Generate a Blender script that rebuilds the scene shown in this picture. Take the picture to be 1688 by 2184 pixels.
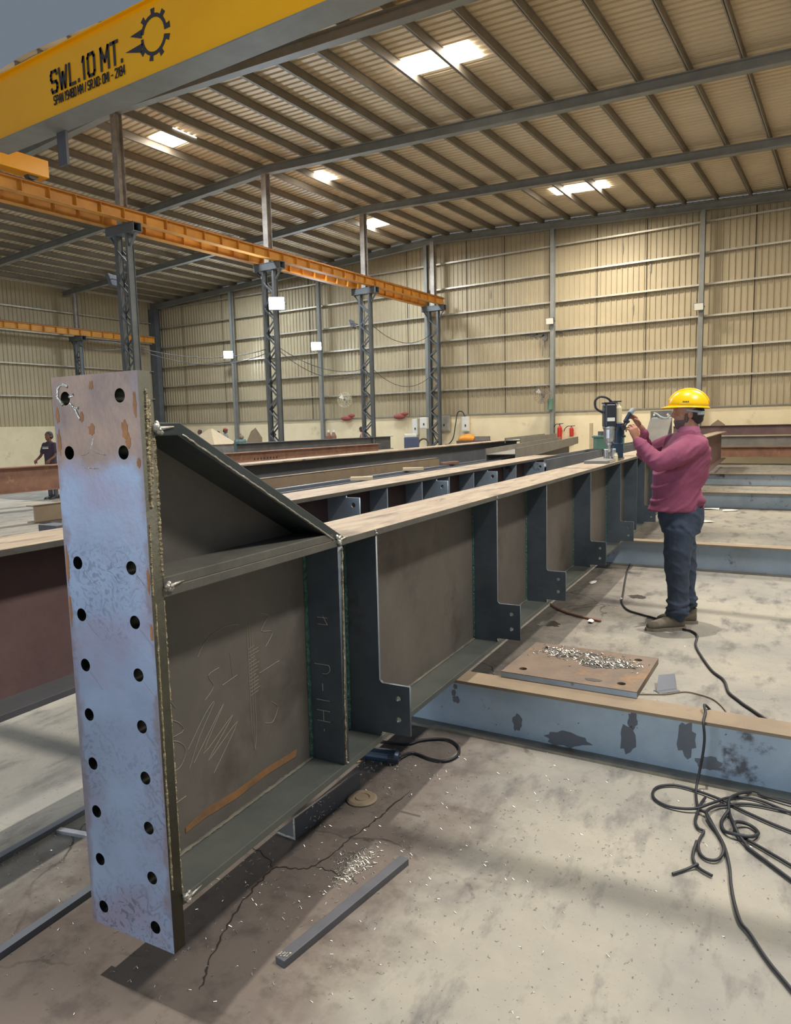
import bpy, bmesh, math, random
from mathutils import Vector, Matrix
for o in list(bpy.data.objects): bpy.data.objects.remove(o)
S = bpy.context.scene
C = S.collection
random.seed(7)
PI = math.pi
def srgb(r, g, b):
    f = lambda v: (v/255/12.92) if v/255 <= .04045 else ((v/255+.055)/1.055)**2.4
    return (f(r), f(g), f(b), 1)
# ------------------------------------------------------------------ camera, world, sun, lamps, exposure
cam = bpy.data.cameras.new('camera'); co = bpy.data.objects.new('camera', cam); C.objects.link(co)
cam.sensor_fit = 'HORIZONTAL'; cam.sensor_width = 36; cam.lens = 1541.83/1688*36
cam.clip_start = .05; cam.clip_end = 300
co.matrix_world = Matrix(((.8427, -.0430, .5366, 0), (.5378, .1105, -.8358, 0), (-.0236, .9929, .1171, 1.52), (0, 0, 0, 1)))
CAMR = Matrix(((.8427, -.0430, .5366), (.5378, .1105, -.8358), (-.0236, .9929, .1171)))
S.camera = co
S.view_settings.view_transform = 'Standard'; S.view_settings.look = 'None'
S.view_settings.gamma = 1; S.view_settings.use_curve_mapping = False
S.view_settings.exposure = 0.2
W = bpy.data.worlds.new('sky'); S.world = W; W.use_nodes = True
bg = W.node_tree.nodes['Background']; bg.inputs[0].default_value = (.70, .84, 1.0, 1); bg.inputs[1].default_value = .20
def lamp(name, typ, loc, rot, energy, color=(1, 1, 1), **k):
    l = bpy.data.lights.new(name, typ); l.energy = energy; l.color = color
    for a, v in k.items(): setattr(l, a, v)
    o = bpy.data.objects.new(name, l); C.objects.link(o); o.location = loc; o.rotation_euler = rot
    return o
A5 = math.radians(5.074); AX = math.radians(2.764); AY = math.radians(32.713)
lamp('sun', 'SUN', (0, 0, 20), (0, math.radians(-3.8), A5), 2.1, (1, .95, .87), angle=math.radians(.7))
# daylight at the rooflights, two fills added far left: (x, y, watts, width, length)
for i, (x, y, e, sx, sy) in enumerate([(-7.8, 14.2, 440, 1.8, .8), (-16, 14.2, 310, 1, .8), (-14.8, 19.1, 310, 1, .8), (-16.2, 24.4, 310, 1, .8),
                                       (-8.1, 24.3, 440, 1.8, .8), (0, 19.2, 440, 1.8, .8), (0.5, 13.5, 440, 1.8, .8), (-25, 14, 420, 1.8, .8), (-25, 24, 420, 1.8, .8)]):
    lamp('rooflight_and_fill', 'AREA', (x, y, 8.6), (0, 0, 0), e, (1, .93, .8) if x > -12 else (.80, .90, 1), shape='RECTANGLE', size=sx, size_y=sy)
lamp('rooflight_and_fill', 'AREA', (3.0, 3.6, 8.6), (0, math.radians(28), A5), 600, (1, .96, .9), shape='RECTANGLE', size=.6, size_y=3.2)
lamp('open_gable_daylight', 'AREA', (-4.4, -7.5, 2.2), (math.radians(88), 0, math.radians(-12)), 620, (.74, .87, 1), shape='RECTANGLE', size=6, size_y=3.6)

# ------------------------------------------------------------------ helpers
def G(x, y, z=0):       # girder grid (rotated five degrees in the hall) to hall coordinates
    return Vector((x*math.cos(A5)-y*math.sin(A5), x*math.sin(A5)+y*math.cos(A5), z))
def XB(x, y, z=0):
    return Vector((x*math.cos(AX)-y*math.sin(AX), x*math.sin(AX)+y*math.cos(AX), z))
class MB:
    def __init__(s): s.bm = bmesh.new()
    def box(s, a, b, M=None):
        v = [s.bm.verts.new((x, y, z)) for x in (a[0], b[0]) for y in (a[1], b[1]) for z in (a[2], b[2])]
        for f in ((0, 1, 3, 2), (4, 6, 7, 5), (0, 4, 5, 1), (2, 3, 7, 6), (0, 2, 6, 4), (1, 5, 7, 3)):
            s.bm.faces.new([v[i] for i in f])
        if M is not None:
            for q in v: q.co = M @ q.co
        return s
    def cbox(s, c, d, M=None):
        return s.box([c[i]-d[i]/2 for i in range(3)], [c[i]+d[i]/2 for i in range(3)], M)
    def bar(s, p, q, w, h=None, up=(0, 0, 1)):      # rectangular bar from p to q
        p, q = Vector(p), Vector(q); h = h or w; d = (q-p).normalized(); up = Vector(up)
        if abs(d.dot(up)) > .98: up = Vector((1, 0, 0))
        a = d.cross(up).normalized(); b = a.cross(d).normalized()
        vs = [s.bm.verts.new(c + a*i*w/2 + b*j*h/2) for c in (p, q) for i, j in ((-1, -1), (1, -1), (1, 1), (-1, 1))]
        for f in ((3, 2, 1, 0), (4, 5, 6, 7), (0, 1, 5, 4), (1, 2, 6, 5), (2, 3, 7, 6), (3, 0, 4, 7)):
            s.bm.faces.new([vs[i] for i in f])
        return s
    def tube(s, pts, r, n=8, cap=True):
        pts = [Vector(p) for p in pts]; R = r if isinstance(r, (list, tuple)) else [r]*len(pts)
        rings = []; ref = None
        for i, p in enumerate(pts):
            d = (pts[min(i+1, len(pts)-1)]-pts[max(i-1, 0)])
            if d.length < 1e-9: d = Vector((0, 0, 1))
            d.normalize()
            if ref is None:
                ref = Vector((0, 0, 1)) if abs(d.z) < .9 else Vector((1, 0, 0))
            a = d.cross(ref); 
            if a.length < 1e-6: a = d.cross(Vector((.3, .7, .2)))
            a.normalize(); b = a.cross(d); ref = b
            rings.append([s.bm.verts.new(p+(a*math.cos(t)+b*math.sin(t))*R[i]) for t in [2*PI*k/n for k in range(n)]])
        for u, v in zip(rings, rings[1:]):
            for k in range(n): s.bm.faces.new((u[k], u[(k+1) % n], v[(k+1) % n], v[k]))
        if cap: s.bm.faces.new(rings[0][::-1]); s.bm.faces.new(rings[-1])
        return s
    def loft(s, secs, n=16):        # secs: (centre, half-x, half-y) stacked rings in horizontal planes, or (centre, rx, ry, axisx, axisy)
        rings = []
        for q in secs:
            c = Vector(q[0]); ax = Vector(q[3]) if len(q) > 3 else Vector((1, 0, 0)); ay = Vector(q[4]) if len(q) > 3 else Vector((0, 1, 0))
            rings.append([s.bm.verts.new(c+ax*q[1]*math.cos(2*PI*k/n)+ay*q[2]*math.sin(2*PI*k/n)) for k in range(n)])
        for u, v in zip(rings, rings[1:]):
            for k in range(n): s.bm.faces.new((u[k], u[(k+1) % n], v[(k+1) % n], v[k]))
        s.bm.faces.new(rings[0][::-1]); s.bm.faces.new(rings[-1])
        return s
    def ball(s, c, r, M=None, n=14):
        r = r if isinstance(r, (list, tuple)) else (r, r, r)
        T = Matrix.Translation(c) @ (M.to_4x4() if M is not None else Matrix()) @ Matrix.Diagonal((r[0], r[1], r[2], 1))
        bmesh.ops.create_uvsphere(s.bm, u_segments=n, v_segments=max(6, n*2//3), radius=1, matrix=T)
        return s
    def cyl(s, p, q, r, r2=None, n=20):
        return s.tube([p, q], [r, r if r2 is None else r2], n)
    def prism(s, pts, d):           # closed polygon of 3D points pushed along d
        d = Vector(d); a = [s.bm.verts.new(Vector(p)) for p in pts]; b = [s.bm.verts.new(Vector(p)+d) for p in pts]
        s.bm.faces.new(a); s.bm.faces.new(b[::-1]); n = len(pts)
        for i in range(n): s.bm.faces.new((a[i], b[i], b[(i+1) % n], a[(i+1) % n]))
        return s
    def lathe(s, prof, c=(0, 0, 0), n=24, M=None):
        rings = []
        for r, z in prof:
            rings.append([s.bm.verts.new(Vector((r*math.cos(2*PI*k/n), r*math.sin(2*PI*k/n), z))) for k in range(n)])
        vs = [v for g in rings for v in g]
        for u, v in zip(rings, rings[1:]):
            for k in range(n): s.bm.faces.new((u[k], u[(k+1) % n], v[(k+1) % n], v[k]))
        s.bm.faces.new(rings[0][::-1]); s.bm.faces.new(rings[-1])
        T = Matrix.Translation(c) @ (M.to_4x4() if M is not None else Matrix())
        for v in vs: v.co = T @ v.co
        return s
    def build(s, name, mat, parent=None, off=(0, 0, 0), smooth=False, bevel=0, loc=None, rz=0):
        bmesh.ops.recalc_face_normals(s.bm, faces=s.bm.faces)
        off = Vector(off)
        if off.length > 0: bmesh.ops.translate(s.bm, verts=s.bm.verts, vec=-off)
        me = bpy.data.meshes.new(name); s.bm.to_mesh(me); s.bm.free()
        return link(name, me, mat, parent, smooth, bevel, loc, rz)
def link(name, me, mat, parent=None, smooth=False, bevel=0, loc=None, rz=0):
    if mat is not None: me.materials.clear(); me.materials.append(mat)
    if smooth: 
        for p in me.polygons: p.use_smooth = True
    o = bpy.data.objects.new(name, me); C.objects.link(o)
    if parent is not None: o.parent = parent
    if loc is not None: o.location = loc
    o.rotation_euler.z = rz
    if bevel:
        m = o.modifiers.new('bevel', 'BEVEL'); m.width = bevel; m.segments = 2; m.limit_method = 'ANGLE'; m.angle_limit = math.radians(40)
    return o
def evalmesh(ob):
    dg = bpy.context.evaluated_depsgraph_get(); me = bpy.data.meshes.new_from_object(ob.evaluated_get(dg))
    d = ob.data; bpy.data.objects.remove(ob)
    return me
def remesh(mb, voxel, smooth=3):
    bmesh.ops.recalc_face_normals(mb.bm, faces=mb.bm.faces)
    me = bpy.data.meshes.new('t'); mb.bm.to_mesh(me); mb.bm.free()
    o = bpy.data.objects.new('t', me); C.objects.link(o)
    m = o.modifiers.new('r', 'REMESH'); m.mode = 'VOXEL'; m.voxel_size = voxel
    if smooth: m2 = o.modifiers.new('s', 'SMOOTH'); m2.iterations = smooth; m2.factor = .5
    return evalmesh(o)
def holed(outline, holes, t, nres=10):      # flat plate with round holes in the local XZ plane, thickness along +Y
    cu = bpy.data.curves.new('t', 'CURVE'); cu.dimensions = '2D'; cu.fill_mode = 'BOTH'; cu.extrude = t/2
    def spl(pts):
        sp = cu.splines.new('POLY'); sp.points.add(len(pts)-1); sp.use_cyclic_u = True
        for i, p in enumerate(pts): sp.points[i].co = (p[0], p[1], 0, 1)
    spl(outline)
    for x, z, r in holes: spl([(x+r*math.cos(2*PI*k/20), z+r*math.sin(2*PI*k/20)) for k in range(20)])
    o = bpy.data.objects.new('t', cu); C.objects.link(o); me = evalmesh(o)
    me.transform(Matrix(((1, 0, 0, 0), (0, 0, -1, t/2), (0, 1, 0, 0), (0, 0, 0, 1))))
    return me
def textmesh(txt, size, depth=.004, sx=1, shear=0, offset=0):
    cu = bpy.data.curves.new('t', 'FONT'); cu.body = txt; cu.size = size; cu.extrude = depth/2; cu.shear = shear; cu.offset = offset
    o = bpy.data.objects.new('t', cu); C.objects.link(o); me = evalmesh(o)
    me.transform(Matrix.Diagonal((sx, 1, 1, 1)))
    return me
def empty(name, loc, rz=0):
    o = bpy.data.objects.new(name, None); C.objects.link(o); o.location = loc; o.rotation_euler.z = rz; o.empty_display_size = .1
    return o
def tag(o, label=None, cat=None, group=None, kind=None):
    if label: o['label'] = label
    if cat: o['category'] = cat
    if group: o['group'] = group
    if kind: o['kind'] = kind
    return o
def smoothpath(pts, k=6):       # Catmull-Rom through the points
    P = [Vector(p) for p in pts]; out = []
    for i in range(len(P)-1):
        a, b, c, d = P[max(i-1, 0)], P[i], P[i+1], P[min(i+2, len(P)-1)]
        for j in range(k):
            t = j/k; out.append(.5*((2*b)+(c-a)*t+(2*a-5*b+4*c-d)*t*t+(3*b-a-3*c+d)*t**3))
    out.append(P[-1]); return out

# ------------------------------------------------------------------ materials
def pmat(name, c1, c2, scale=4, rough=.6, metal=0, c3=None, s3=2, t3=.6, w3=.08, bump=0, bscale=60, detail=6, stretch=None, spec=.5, c4=None, s4=8, t4=.62):
    m = bpy.data.materials.new(name); m.use_nodes = True; nt = m.node_tree; N = nt.nodes; L = nt.links
    B = N['Principled BSDF']; B.inputs['Roughness'].default_value = rough; B.inputs['Metallic'].default_value = metal
    B.inputs['Specular IOR Level'].default_value = spec
    tc = N.new('ShaderNodeTexCoord'); src = tc.outputs['Object']
    if stretch:
        mp = N.new('ShaderNodeMapping'); mp.inputs['Scale'].default_value = stretch; L.new(src, mp.inputs[0]); src = mp.outputs[0]
    def noise(sc, det=detail):
        n = N.new('ShaderNodeTexNoise'); n.inputs['Scale'].default_value = sc; n.inputs['Detail'].default_value = det; n.inputs['Roughness'].default_value = .65
        L.new(src, n.inputs['Vector']); return n.outputs['Fac']
    def ramp(f, a, b):
        r = N.new('ShaderNodeMapRange'); r.inputs[1].default_value = a; r.inputs[2].default_value = b; r.clamp = True; L.new(f, r.inputs[0]); return r.outputs[0]
    def mix(f, a, b):
        x = N.new('ShaderNodeMix'); x.data_type = 'RGBA'; L.new(f, x.inputs[0])
        for i, v in ((6, a), (7, b)):
            if isinstance(v, tuple): x.inputs[i].default_value = v
            else: L.new(v, x.inputs[i])
        return x.outputs[2]
    col = mix(ramp(noise(scale), .35, .65), c1, c2)
    if c3: col = mix(ramp(noise(s3), t3, t3+w3), col, c3)
    if c4: col = mix(ramp(noise(s4), t4, t4+.06), col, c4)
    L.new(col, B.inputs['Base Color'])
    if bump:
        bp = N.new('ShaderNodeBump'); bp.inputs['Strength'].default_value = bump; bp.inputs['Distance'].default_value = .01
        L.new(noise(bscale, 4), bp.inputs['Height']); L.new(bp.outputs[0], B.inputs['Normal'])
    m['h'] = 1
    return m
def flat(name, c, rough=.5, metal=0, emit=None, es=0):
    m = bpy.data.materials.new(name); m.use_nodes = True; B = m.node_tree.nodes['Principled BSDF']
    B.inputs['Base Color'].default_value = c; B.inputs['Roughness'].default_value = rough; B.inputs['Metallic'].default_value = metal
    if emit: B.inputs['Emission Color'].default_value = emit; B.inputs['Emission Strength'].default_value = es
    return m
M = {}
M['scale'] = pmat('mill_scale_steel', srgb(128, 140, 158), srgb(152, 160, 172), 5, .42, .55, srgb(120, 112, 118), 4, .54, .12, .15, 40, c4=srgb(92, 94, 104), s4=34, t4=.6)
def plate_material():
    m = bpy.data.materials.new('end_plate_steel'); m.use_nodes = True; nt = m.node_tree; N = nt.nodes; L = nt.links; B = N['Principled BSDF']
    B.inputs['Roughness'].default_value = .5; B.inputs['Metallic'].default_value = .1
    tc = N.new('ShaderNodeTexCoord'); src = tc.outputs['Object']; sp = N.new('ShaderNodeSeparateXYZ'); L.new(src, sp.inputs[0])
    def noise(sc, det=6, di=0):
        n = N.new('ShaderNodeTexNoise'); n.inputs['Scale'].default_value = sc; n.inputs['Detail'].default_value = det; n.inputs['Distortion'].default_value = di; L.new(src, n.inputs['Vector']); return n.outputs['Fac']
    def ramp(f, a, b, lo=0, hi=1):
        r = N.new('ShaderNodeMapRange'); L.new(f, r.inputs[0])
        for k, v in enumerate((a, b, lo, hi)): r.inputs[k+1].default_value = v
        return r.outputs[0]
    def op(o, a, b):
        x = N.new('ShaderNodeMath'); x.operation = o
        for k, v in enumerate((a, b)):
            if isinstance(v, (int, float)): x.inputs[k].default_value = v
            else: L.new(v, x.inputs[k])
        return x.outputs[0]
    def mix(f, a, b):
        x = N.new('ShaderNodeMix'); x.data_type = 'RGBA'; L.new(f, x.inputs[0])
        for k, v in ((6, a), (7, b)):
            if isinstance(v, tuple): x.inputs[k].default_value = v
            else: L.new(v, x.inputs[k])
        return x.outputs[2]
    col = mix(ramp(noise(5), .35, .65), srgb(150, 164, 186), srgb(134, 144, 166))
    col = mix(op('MULTIPLY', ramp(noise(3.2), .5, .62), .7), col, srgb(146, 132, 148))          # mauve heat tint
    worm = ramp(noise(26, 5, 3), .52, .6)                                                         # wormy flaked scale in the middle
    zone = op('MULTIPLY', ramp(noise(2.4), .45, .6), ramp(sp.outputs[2], 1.0, .9))
    col = mix(op('MULTIPLY', op('MULTIPLY', worm, zone), .75), col, srgb(92, 94, 106))
    top = ramp(op('ADD', sp.outputs[2], ramp(noise(6), .3, .7, -.05, .05)), 1.13, 1.17)           # rusted top band
    col = mix(top, col, mix(ramp(noise(9), .35, .65), srgb(154, 124, 104), srgb(126, 102, 92)))
    edge = ramp(op('ADD', op('ABSOLUTE', op('ADD', sp.outputs[0], .005), 0), ramp(noise(12), .3, .7, -.02, .02)), .135, .15)
    col = mix(op('MULTIPLY', edge, .7), col, srgb(128, 112, 112))
    L.new(col, B.inputs['Base Color'])
    bp = N.new('ShaderNodeBump'); bp.inputs['Strength'].default_value = .12; bp.inputs['Distance'].default_value = .01; L.new(noise(60, 4), bp.inputs['Height']); L.new(bp.outputs[0], B.inputs['Normal'])
    return m
M['plate'] = plate_material()
M['blue'] = pmat('blue_oxide_steel', srgb(148, 164, 178), srgb(166, 180, 192), 4, .45, .12, srgb(92, 92, 98), 3.2, .6, .06, .12, 40, c4=srgb(70, 74, 80), s4=26, t4=.66)
M['web'] = pmat('dull_web_steel', srgb(96, 91, 84), srgb(110, 103, 95), 3, .62, .2, srgb(86, 78, 72), 2.2, .55, .15, .1, 60, c4=srgb(92, 90, 88), s4=11, t4=.68)
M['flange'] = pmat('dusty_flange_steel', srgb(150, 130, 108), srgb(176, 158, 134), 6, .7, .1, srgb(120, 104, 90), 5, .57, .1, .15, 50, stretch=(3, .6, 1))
M['edge'] = pmat('cut_steel_edge', srgb(120, 116, 106), srgb(150, 144, 130), 9, .45, .5, bump=.2, bscale=80)
M['stiff'] = pmat('stiffener_steel', srgb(76, 87, 95), srgb(94, 104, 112), 4, .45, .15, srgb(78, 82, 86), 3, .6, .1, .1, 50)
M['weld'] = pmat('weld_bead', srgb(196, 184, 150), srgb(120, 110, 90), 60, .35, .8, bump=.8, bscale=160)
M['greenweld'] = pmat('green_weld_bead', srgb(96, 140, 126), srgb(60, 92, 84), 60, .4, .5, bump=.8, bscale=160)
M['bright'] = pmat('ground_bright_steel', srgb(214, 210, 200), srgb(170, 168, 160), 30, .3, .9, bump=.5, bscale=120)
M['chalk'] = flat('faint_chalk', srgb(152, 144, 128), .9)
M['haunch'] = pmat('dark_haunch_steel', srgb(50, 58, 58), srgb(64, 70, 70), 4, .5, .1)
M['sheared'] = pmat('sheared_flange_edge', srgb(104, 102, 94), srgb(88, 86, 80), 8, .5, .15, bump=.15, bscale=90)
M['olive'] = pmat('burnt_plate_edge', srgb(82, 78, 62), srgb(66, 66, 54), 8, .5, .2, bump=.2)
M['bore'] = flat('bore_painted_shade', srgb(40, 44, 42), .4, .5)  # bolt-hole shade put into the colour of the bore faces
M['chalkwhite'] = flat('chalk', srgb(176, 172, 164), .9)
M['purple'] = pmat('primer_brown_steel', srgb(104, 82, 80), srgb(122, 98, 94), 2.5, .65, .1, srgb(90, 76, 72), 2, .6, .1, .1, 50)
M['rust'] = pmat('rusty_steel', srgb(150, 112, 92), srgb(124, 92, 78), 3, .8, .05, srgb(170, 128, 96), 4, .58, .1, .2, 50)
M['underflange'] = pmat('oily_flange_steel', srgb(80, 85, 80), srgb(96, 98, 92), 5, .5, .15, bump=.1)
M['rustline'] = pmat('rust_run', srgb(146, 104, 62), srgb(116, 88, 62), 14, .9, 0)
M['rustpatch'] = pmat('rust_stain', srgb(170, 116, 70), srgb(130, 92, 64), 12, .9, 0)
M['brown'] = pmat('brown_channel_steel', srgb(128, 112, 92), srgb(146, 128, 104), 3, .75, .05, srgb(108, 94, 80), 3, .6, .1, .15, 50)
M['dark'] = pmat('dark_steel', srgb(84, 84, 88), srgb(100, 100, 104), 3, .6, .2, bump=.1)
M['slate'] = pmat('slate_grey_steel', srgb(92, 96, 104), srgb(108, 112, 118), 2, .6, .2, bump=.08)
M['greysteel'] = pmat('grey_steel', srgb(122, 118, 112), srgb(140, 136, 128), 3, .6, .2, bump=.08)
M['frame'] = pmat('grey_painted_frame', srgb(122, 122, 116), srgb(136, 136, 130), 2, .6, 0)
M['col'] = pmat('grey_painted_column', srgb(88, 92, 94), srgb(104, 108, 110), 2, .55, .1)
M['stub'] = pmat('bare_galvanised_post', srgb(170, 162, 150), srgb(140, 132, 124), 5, .6, .2, srgb(120, 96, 82), 8, .62)
M['girt'] = pmat('galvanised_girt', srgb(196, 190, 174), srgb(172, 166, 152), 3, .45, .5)
M['sheet'] = pmat('beige_wall_sheet', srgb(172, 157, 127), srgb(180, 165, 135), .6, .55, .1, srgb(184, 168, 134), 1.2, .6, .1, c4=srgb(120, 106, 84), s4=5, t4=.74)
M['roof'] = pmat('beige_roof_sheet', srgb(204, 186, 156), srgb(214, 196, 166), .8, .6, .1)
M['purlin'] = pmat('grey_purlin', srgb(128, 120, 108), srgb(140, 132, 120), 2, .6, .1)
M['plinth'] = pmat('cream_rendered_wall', srgb(236, 219, 182), srgb(226, 209, 172), 1.5, .9, 0, srgb(196, 178, 142), 1.2, .6, .12)
M['yellow'] = pmat('crane_yellow_paint', srgb(255, 182, 0), srgb(252, 174, 0), 1, .3, 0)
M['runway'] = pmat('faded_orange_paint', srgb(214, 150, 52), srgb(190, 128, 48), 2, .55, 0, srgb(150, 96, 50), 4, .62)
M['black'] = flat('black_rubber', srgb(38, 38, 42), .55)
M['blackplastic'] = flat('black_plastic', srgb(46, 48, 54), .4)
M['letter'] = flat('dark_lettering', srgb(58, 54, 58), .5)
M['white'] = flat('white_plastic', srgb(226, 224, 214), .5)
M['paper'] = flat('white_paper', srgb(236, 232, 222), .9)
M['silver'] = pmat('cast_aluminium', srgb(178, 180, 182), srgb(200, 200, 200), 20, .35, .8)
M['navy'] = flat('navy_casting', srgb(44, 58, 76), .4, .2)
M['green'] = flat('green_paint', srgb(96, 134, 116), .5)
M['red'] = flat('red_paint', srgb(196, 44, 36), .35)
M['dullred'] = flat('dull_red_cloth', srgb(150, 78, 70), .8)
M['orange'] = flat('orange_plastic', srgb(230, 150, 40), .4)
M['bluecase'] = flat('blue_case', srgb(74, 84, 112), .5)
M['cream'] = flat('cream_cover', srgb(220, 206, 168), .6)
M['led'] = flat('lit_led_panel', srgb(240, 246, 255), .4, 0, (.66, .82, 1, 1), 350)
M['skylight'] = flat('translucent_rooflight', srgb(250, 246, 236), .5, 0, (1, .96, .88, 1), 14)
M['baseplate'] = pmat('rusty_base_plate', srgb(128, 110, 94), srgb(108, 94, 82), 6, .8, .05, srgb(140, 110, 80), 5, .58, .1, .2, 60)
M['joint'] = flat('sheet_lap_joint', srgb(70, 60, 48), .9)  # dark lap joints between the wall sheets
M['lamphead'] = flat('floodlight_glass', srgb(220, 216, 200), .3)
M['skin'] = pmat('skin', srgb(156, 108, 84), srgb(168, 118, 92), 12, .55, 0)
M['darkskin'] = pmat('dark_skin', srgb(110, 74, 58), srgb(122, 84, 66), 12, .55, 0)
M['hair'] = pmat('black_hair', srgb(34, 30, 30), srgb(48, 42, 40), 90, .6, 0, bump=.5, bscale=200)
M['beard'] = pmat('grizzled_beard', srgb(112, 96, 88), srgb(84, 72, 66), 140, .8, 0, bump=.5, bscale=200)
M['shirt'] = pmat('maroon_cotton', srgb(142, 72, 96), srgb(132, 64, 88), 9, .85, 0, bump=.25, bscale=26)
M['shirtcollar'] = pmat('maroon_collar', srgb(168, 98, 122), srgb(158, 88, 112), 9, .85, 0)
M['jeans'] = pmat('dark_denim', srgb(52, 62, 78), srgb(62, 72, 88), 10, .85, 0, srgb(72, 80, 92), 5, .6, .1, bump=.25, bscale=30)
M['shoe'] = pmat('grey_suede_shoe', srgb(118, 108, 92), srgb(100, 92, 80), 20, .85, 0)
M['sole'] = pmat('shoe_sole', srgb(142, 132, 114), srgb(120, 112, 96), 20, .85, 0)
M['helmet'] = flat('yellow_helmet_shell', srgb(252, 196, 4), .3)
M['strap'] = flat('grey_strap', srgb(150, 156, 158), .5)
M['plaid'] = None
M['wood'] = pmat('pale_timber', srgb(206, 184, 152), srgb(190, 168, 134), 5, .8, 0, stretch=(1, 8, 1))
M['teal'] = flat('teal_cylinder', srgb(86, 112, 110), .4)
M['swarf'] = flat('bright_swarf', srgb(214, 208, 196), .3, .8)
M['blot'] = flat('oil_stain', srgb(60, 54, 48), .5)
# ------------------------------------------------------------------ the setting
def floor_material():
    m = bpy.data.materials.new('dusty_concrete'); m.use_nodes = True; nt = m.node_tree; N = nt.nodes; L = nt.links; B = N['Principled BSDF']
    B.inputs['Roughness'].default_value = .85
    tc = N.new('ShaderNodeTexCoord')
    mp = N.new('ShaderNodeMapping'); mp.inputs['Rotation'].default_value = (0, 0, -A5); L.new(tc.outputs['Object'], mp.inputs[0])
    src = mp.outputs[0]
    def noise(sc, det=8, v=src, ro=.65):
        n = N.new('ShaderNodeTexNoise'); n.inputs['Scale'].default_value = sc; n.inputs['Detail'].default_value = det; n.inputs['Roughness'].default_value = ro; L.new(v, n.inputs['Vector']); return n.outputs['Fac']
    def ramp(f, a, b, lo=0, hi=1):
        r = N.new('ShaderNodeMapRange'); r.inputs[1].default_value = a; r.inputs[2].default_value = b; r.inputs[3].default_value = lo; r.inputs[4].default_value = hi; L.new(f, r.inputs[0]); return r.outputs[0]
    def mat2(op, a, b):
        x = N.new('ShaderNodeMath'); x.operation = op
        for i, v in enumerate((a, b)):
            if isinstance(v, (int, float)): x.inputs[i].default_value = v
            else: L.new(v, x.inputs[i])
        return x.outputs[0]
    def mix(f, a, b):
        x = N.new('ShaderNodeMix'); x.data_type = 'RGBA'; L.new(f, x.inputs[0])
        for i, v in ((6, a), (7, b)):
            if isinstance(v, tuple): x.inputs[i].default_value = v
            else: L.new(v, x.inputs[i])
        return x.outputs[2]
    st = N.new('ShaderNodeMapping'); st.inputs['Scale'].default_value = (2.2, .9, 1); L.new(src, st.inputs[0])
    col = mix(ramp(noise(.9), .38, .62), srgb(160, 153, 138), srgb(134, 131, 124))
    col = mix(ramp(noise(2.6, 8, st.outputs[0]), .52, .66), col, srgb(108, 105, 100))
    sep = N.new('ShaderNodeSeparateXYZ'); L.new(src, sep.inputs[0])
    # ragged band of brown grime along the girder, with shade put into its colour
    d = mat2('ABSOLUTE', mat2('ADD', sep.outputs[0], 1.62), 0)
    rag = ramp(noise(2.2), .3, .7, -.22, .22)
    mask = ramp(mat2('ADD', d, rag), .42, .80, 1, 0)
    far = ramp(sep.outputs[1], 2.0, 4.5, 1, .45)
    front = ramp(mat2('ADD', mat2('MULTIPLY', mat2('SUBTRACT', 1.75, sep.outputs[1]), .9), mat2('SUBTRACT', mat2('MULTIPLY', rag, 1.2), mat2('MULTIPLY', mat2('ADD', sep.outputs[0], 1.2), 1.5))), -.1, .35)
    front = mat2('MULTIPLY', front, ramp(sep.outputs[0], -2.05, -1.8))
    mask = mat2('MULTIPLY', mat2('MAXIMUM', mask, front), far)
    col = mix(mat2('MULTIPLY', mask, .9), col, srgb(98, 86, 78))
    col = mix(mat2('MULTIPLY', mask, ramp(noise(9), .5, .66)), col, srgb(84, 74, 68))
    # pits and swarf specks
    col = mix(ramp(noise(70, 2), .66, .72), col, srgb(96, 86, 76))
    v = N.new('ShaderNodeTexVoronoi'); v.feature = 'DISTANCE_TO_EDGE'; v.inputs['Scale'].default_value = 1.1
    wv = N.new('ShaderNodeMapping'); L.new(src, wv.inputs[0]); 
    nn = N.new('ShaderNodeTexNoise'); nn.inputs['Scale'].default_value = 3; nn.inputs['Detail'].default_value = 6; L.new(src, nn.inputs['Vector'])
    va = N.new('ShaderNodeVectorMath'); va.operation = 'MULTIPLY_ADD'; L.new(nn.outputs['Color'], va.inputs[0]); va.inputs[1].default_value = (.35, .35, 0); L.new(src, va.inputs[2])
    L.new(va.outputs[0], v.inputs['Vector'])
    crack = mat2('MULTIPLY', mat2('MULTIPLY', ramp(v.outputs['Distance'], .003, .008, 1, 0), ramp(noise(.9), .46, .56)), ramp(mask, .0, .4, .12, 1))
    col = mix(crack, col, srgb(70, 62, 56))
    L.new(col, B.inputs['Base Color'])
    bp = N.new('ShaderNodeBump'); bp.inputs['Strength'].default_value = .35; bp.inputs['Distance'].default_value = .012
    L.new(mat2('SUBTRACT', noise(28, 8), crack), bp.inputs['Height']); L.new(bp.outputs[0], B.inputs['Normal'])
    return m
mb = MB(); mb.box((-33.4, -6, -.15), (4.4, 27.9, 0))
fl_ = tag(mb.build('floor', floor_material()), kind='structure')
def crack(pts, w):
    P = smoothpath([(x, y, 0) for x, y in pts], 7); m = MB(); a = []; b = []
    for i, p in enumerate(P):
        d = (P[min(i+1, len(P)-1)]-P[max(i-1, 0)]).normalized(); n = Vector((-d.y, d.x, 0)); p = p+n*random.uniform(-.006, .006); q = w*random.uniform(.4, 1.3)*min(1, .2+min(i, len(P)-1-i)*.25)
        a.append(p+n*q); b.append(p-n*q)
    m.prism([(v.x, v.y, .0004) for v in a+b[::-1]], (0, 0, .0006)); m.build('crack', flat('dark_crack', srgb(44, 38, 34), .95), fl_)  # crack drawn as a thin dark strip
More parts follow.
